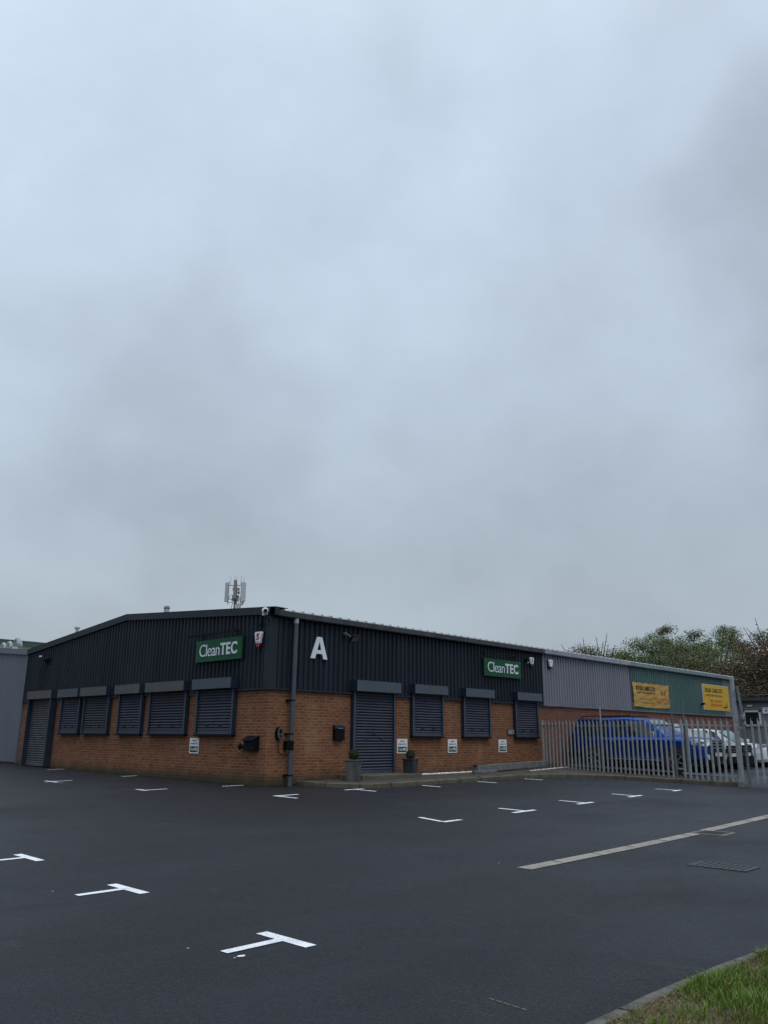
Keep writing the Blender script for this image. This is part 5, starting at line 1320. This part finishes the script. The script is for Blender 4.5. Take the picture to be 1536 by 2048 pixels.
for s in (1.86, 2.74, 3.27): c.obox(Wd(s, -.9255, .80), (.001, 0, 0), (0, .006, 0), (0, 0, .30))
c.build('door_gap', M['rubber'], veh)
def car_front(colr, gr=True):
    def fn(t, Wd):
        for sg in (-1, 1):
            c = MB(); c.prism([Wd(.06, sg * .80, .88), Wd(.34, sg * .88, .93), Wd(.34, sg * .88, .78), Wd(.03, sg * .66, .70), Wd(-.0, sg * .50, .76), Wd(.0, sg * .52, .86)], (0, -.03, 0)); c.build('headlight', M['lamp_glass'], t)
            c = MB(); c.obox(Wd(1.35, sg * .98, 1.02), (.09, 0, 0), (0, .06, 0), (0, 0, .07)); c.build('mirror', colr, t, bevel=.02)
        c = MB(); c.prism([Wd(-.02, -.46, .62), Wd(-.02, .46, .62), Wd(-.01, .50, .86), Wd(-.01, -.50, .86)], (0, .04, 0)); c.prism([Wd(-.02, -.55, .28), Wd(-.02, .55, .28), Wd(-.02, .45, .50), Wd(-.02, -.45, .50)], (0, .04, 0)); c.build('grille', M['black'], t)
        c = MB()
        for z in (.68, .76): c.obox(Wd(-.035, 0, z), (.42, 0, 0), (0, .01, 0), (0, 0, .012))
        c.build('grille_bars', M['chrome'], t)
        c = MB(); c.obox(Wd(-.045, 0, .55), (.26, 0, 0), (0, .006, 0), (0, 0, .055)); c.build('number_plate', M['plate'], t)
    return fn
suv_body = [(.0, .66, .34, .84), (.06, .84, .28, .93), (.25, .97, .25, .98), (.6, 1., .24, 1.0), (1.3, 1., .26, 1.06), (2.5, 1., .26, 1.06), (3.9, 1., .28, 1.08), (4.4, .95, .34, 1.06)]
suv_cab = [(1.15, .86, 1.03, .84, 1.07), (1.95, .92, 1.05, .76, 1.60), (2.8, .93, 1.05, .77, 1.68), (3.8, .92, 1.06, .76, 1.63), (4.3, .90, 1.06, .70, 1.20)]
suv_p = [('side', [(1.62, 1.09), (2.2, 1.09), (2.2, 1.55), (2.02, 1.50)]), ('side', [(2.27, 1.09), (3.05, 1.09), (3.05, 1.57), (2.27, 1.55)]), ('side', [(3.12, 1.09), (3.9, 1.14), (3.75, 1.50), (3.12, 1.57)]), ('windscreen', [(1.17, -.72, 1.06), (1.17, .72, 1.06), (1.88, .62, 1.55), (1.88, -.62, 1.55)])]
hat_body = [(s, w, zb - .02, zt - .12) for s, w, zb, zt in suv_body]
hat_cab = [(s, a, zb - .12, b, zt - .20) for s, a, zb, b, zt in suv_cab]
hat_p = [(k, [tuple(list(q[:-1]) + [q[-1] - .13]) for q in d]) for k, d in suv_p]
vehicle('parked_car', 'silver grey estate car next to the blue pickup, seen through the narrow gate', 'car', 15.72, -4.85, .34, 4.4, 1.8, M['car_silver'], suv_body, suv_cab, suv_p, (.85, 3.5), 1.7, car_front(M['car_silver']), 'cars parked behind the fence', .33)
vehicle('parked_car', 'dark grey car with round fog lamps, behind the big gate post', 'car', 17.95, -4.55, .34, 4.2, 1.76, M['car_grey'], hat_body, hat_cab, hat_p, (.85, 3.4), 1.5, car_front(M['car_grey']), 'cars parked behind the fence', .31)
vehicle('parked_car', 'white hatchback at the right edge, behind the vehicle gate', 'car', 20.3, -4.75, .34, 4.1, 1.76, M['car_white'], hat_body, hat_cab, hat_p, (.85, 3.4), 1.5, car_front(M['car_white']), 'cars parked behind the fence', .31)
vehicle('parked_car', 'white car half hidden behind the silver estate, only its roof showing', 'car', 20.2, -.9 - .2, .34, 4.1, 1.76, M['car_white'], suv_body, suv_cab, suv_p, (.85, 3.4), 1.5, car_front(M['car_white']), 'cars parked behind the fence', .31) if False else None

#SECTION_TREES
# ================================================================ TREES
def tree(name, label, x, y, ztop, zlow, rad, mleaf, seed, n=5200, leaf=.17, clumps=26, trunk_r=.16, group='trees behind the units', flat=.75, twigs=0, blossom=None, bn=0, gap=1.0):
    rr = random.Random(seed); z0 = 0.0
    t = thing(name, label, 'tree', (x, y, z0), group)
    zc = (ztop + zlow) / 2; hz = (ztop - zlow) / 2
    wood = MB(); tops = []
    wood.tube([(x, y, z0 - .2), (x + rr.uniform(-.1, .1), y + rr.uniform(-.1, .1), zlow * .5), (x, y, zlow + hz * .6), (x, y, zlow + hz * 1.2)], [trunk_r * 1.3, trunk_r, trunk_r * .7, trunk_r * .3], 8)
    cl = []
    for i in range(clumps):
        while True:
            d = Vector((rr.uniform(-1, 1), rr.uniform(-1, 1), rr.uniform(-1, 1)))
            if .25 < d.length < 1: break
        d = d.normalized() * (d.length ** .6) * .93
        wob = 1 + .16 * noise.noise(d * 2 + Vector((seed, 0, 0)))
        c = Vector((x + d.x * rad * wob, y + d.y * rad * wob, zc + d.z * hz * 1.0 * wob)); r = rr.uniform(.26, .42) * rad * gap; c.z = min(c.z, ztop - r * .6)
        cl.append((c, r)); a = Vector((x, y, zlow * .75 + rr.random() * hz * .7)); m_ = a.lerp(c, .5) + Vector((0, 0, rr.uniform(0, .3)))
        wood.tube([a, m_, c], [trunk_r * .38, trunk_r * .2, trunk_r * .06], 5, cap=False)
    V, F = [], []; V2, F2 = [], []
    def lf(V, F, q, s, d):
        nrm = (d + Vector((rr.gauss(0, .45), rr.gauss(0, .45), .25 + rr.gauss(0, .45)))).normalized(); u = nrm.cross(Vector((rr.random(), rr.random(), 1))).normalized(); v = nrm.cross(u); k = len(V)
        V.extend([q + u * s, q + v * s * .55, q - u * s, q - v * s * .55]); F.append((k, k + 1, k + 2, k + 3))
    for i in range(int(n * 2.3)):
        c, r = cl[int(rr.random() ** 1.0 * len(cl))]
        d = Vector((rr.gauss(0, 1), rr.gauss(0, 1), rr.gauss(0, 1))).normalized(); rad_ = r * (rr.random() ** .45) * (1.0 + .25 * rr.random() * (rr.random() < .25))
        q = c + Vector((d.x, d.y, d.z * flat)) * rad_
        lf(V, F, q, leaf * rr.uniform(.45, 1.0) * .5, d)
        if bn and rr.random() < bn and d.z > -.4: lf(V2, F2, q + d * .05, leaf * .40, d)
    for i in range(twigs):
        a = rr.uniform(0, 2 * PI); e = rr.uniform(.55, 1.25)
        b = Vector((x + math.cos(a) * rad * .5 * rr.random(), y + math.sin(a) * rad * .5 * rr.random(), zc + hz * .2)); L = hz * rr.uniform(.8, 1.25)
        tip = b + Vector((math.cos(a) * math.cos(e), math.sin(a) * math.cos(e), math.sin(e))) * L; mid = b.lerp(tip, .5) + Vector((rr.gauss(0, .12), rr.gauss(0, .12), 0))
        wood.tube([b, mid, tip], [.05, .03, .012], 5)
        for k in range(26):
            q = (b.lerp(mid, k / 13) if k < 13 else mid.lerp(tip, (k - 13) / 13)) + Vector((rr.gauss(0, .07), rr.gauss(0, .07), rr.gauss(0, .05)))
            lf(V, F, q, leaf * .45, Vector((0, 0, 1)))
    c = MB(); c.v = V; c.f = F; c.mi = [0] * len(F); c.build('crown', mleaf, t)
    if V2: c = MB(); c.v = V2; c.f = F2; c.mi = [0] * len(F2); c.build('blossom', blossom, t)
    wood.build('trunk', M['bark'], t)
    return t
def place(px_dir, D):   # direction in degrees from +x, distance from the car park corner
    return (-12.7 + D * math.cos(math.radians(px_dir)), -16.18 + D * math.sin(math.radians(px_dir)))
tree('broadleaf_tree', 'low dark green tree at the left end of the far wood', 49.5, 16.2, 9.0, 3.5, 2.6, M['leaf_green'], 1, n=4200, gap=1.15)
tree('broadleaf_tree', 'rounded green tree, second from the left of the far wood', 49.4, 14.6, 9.4, 3.5, 2.4, M['leaf_fresh'], 2, n=4200, gap=1.15)
tree('broadleaf_tree', 'feathery green tree, third from the left of the far wood', 50.0, 12.9, 9.6, 3.5, 2.5, M['leaf_green'], 31, n=4200, gap=1.15)
tree('broadleaf_tree', 'olive green tree below the tall ragged crown', 48.8, 11.6, 9.3, 3.0, 2.7, M['leaf_olive'], 3, n=4600, gap=1.15)
tree('broadleaf_tree', 'tall ragged olive tree with sky showing through, left of the pair', 55.5, 13.9, 11.1, 5.0, 2.9, M['leaf_olive'], 4, n=4600, leaf=.18, clumps=44, gap=.66)
tree('broadleaf_tree', 'tall ragged olive tree, right of the pair', 55.8, 11.0, 11.2, 5.0, 3.1, M['leaf_olive'], 5, n=4800, leaf=.18, clumps=44, gap=.66)
tree('broadleaf_tree', 'fresh green tree in the middle in front of the ragged pair', 50.2, 9.8, 9.4, 3.2, 2.8, M['leaf_green'], 6, n=4600, gap=1.1)
tree('broadleaf_tree', 'bright green tree between the wood and the copper cherry', 51.5, 7.8, 9.7, 3.5, 2.9, M['leaf_fresh'], 8, n=4600, gap=1.05)
tree('broadleaf_tree', 'olive green tree behind the bright green one', 56.0, 7.0, 10.2, 4.5, 3.0, M['leaf_olive'], 9, n=4000)
tree('broadleaf_tree', 'dark tree low behind the roof, filling under the wood', 45.5, 12.6, 7.4, 2.5, 3.2, M['leaf_green'], 10, n=4200, gap=1.1)
tree('broadleaf_tree', 'dark tree low behind the far end of the roof', 45.0, 7.6, 7.4, 2.5, 3.0, M['leaf_olive'], 12, n=4200, gap=1.1)
tree('cherry_tree', 'copper leaved cherry with pale blossom at the right edge', 41.0, .6, 8.1, 2.6, 3.7, M['leaf_copper'], 21, n=13000, leaf=.17, clumps=60, trunk_r=.2, twigs=26, blossom=M['blossom'], bn=.055, group=None)
tree('cherry_tree', 'copper brown cherry in front of the green wood, left of the blossoming one', 42.0, 4.0, 6.3, 2.6, 2.3, M['leaf_copper'], 22, n=6000, leaf=.17, clumps=36, trunk_r=.18, twigs=4, blossom=M['blossom'], bn=.03, group=None)
tree('cherry_tree', 'sparse twiggy cherry just showing above the pale grey gutter', 34.3, 10.2, 7.15, 3.4, 2.5, M['leaf_copper'], 23, n=4200, leaf=.13, clumps=44, trunk_r=.14, twigs=18, blossom=M['leaf_olive'], bn=.3, group=None, gap=.75)
tree('broadleaf_tree', 'dark green shrubby tree behind the grey rendered building', 43.5, -2.6, 7.6, 2.0, 3.0, M['leaf_copper'], 24, n=6500, leaf=.17, clumps=36, group=None, blossom=M['blossom'], bn=.05)
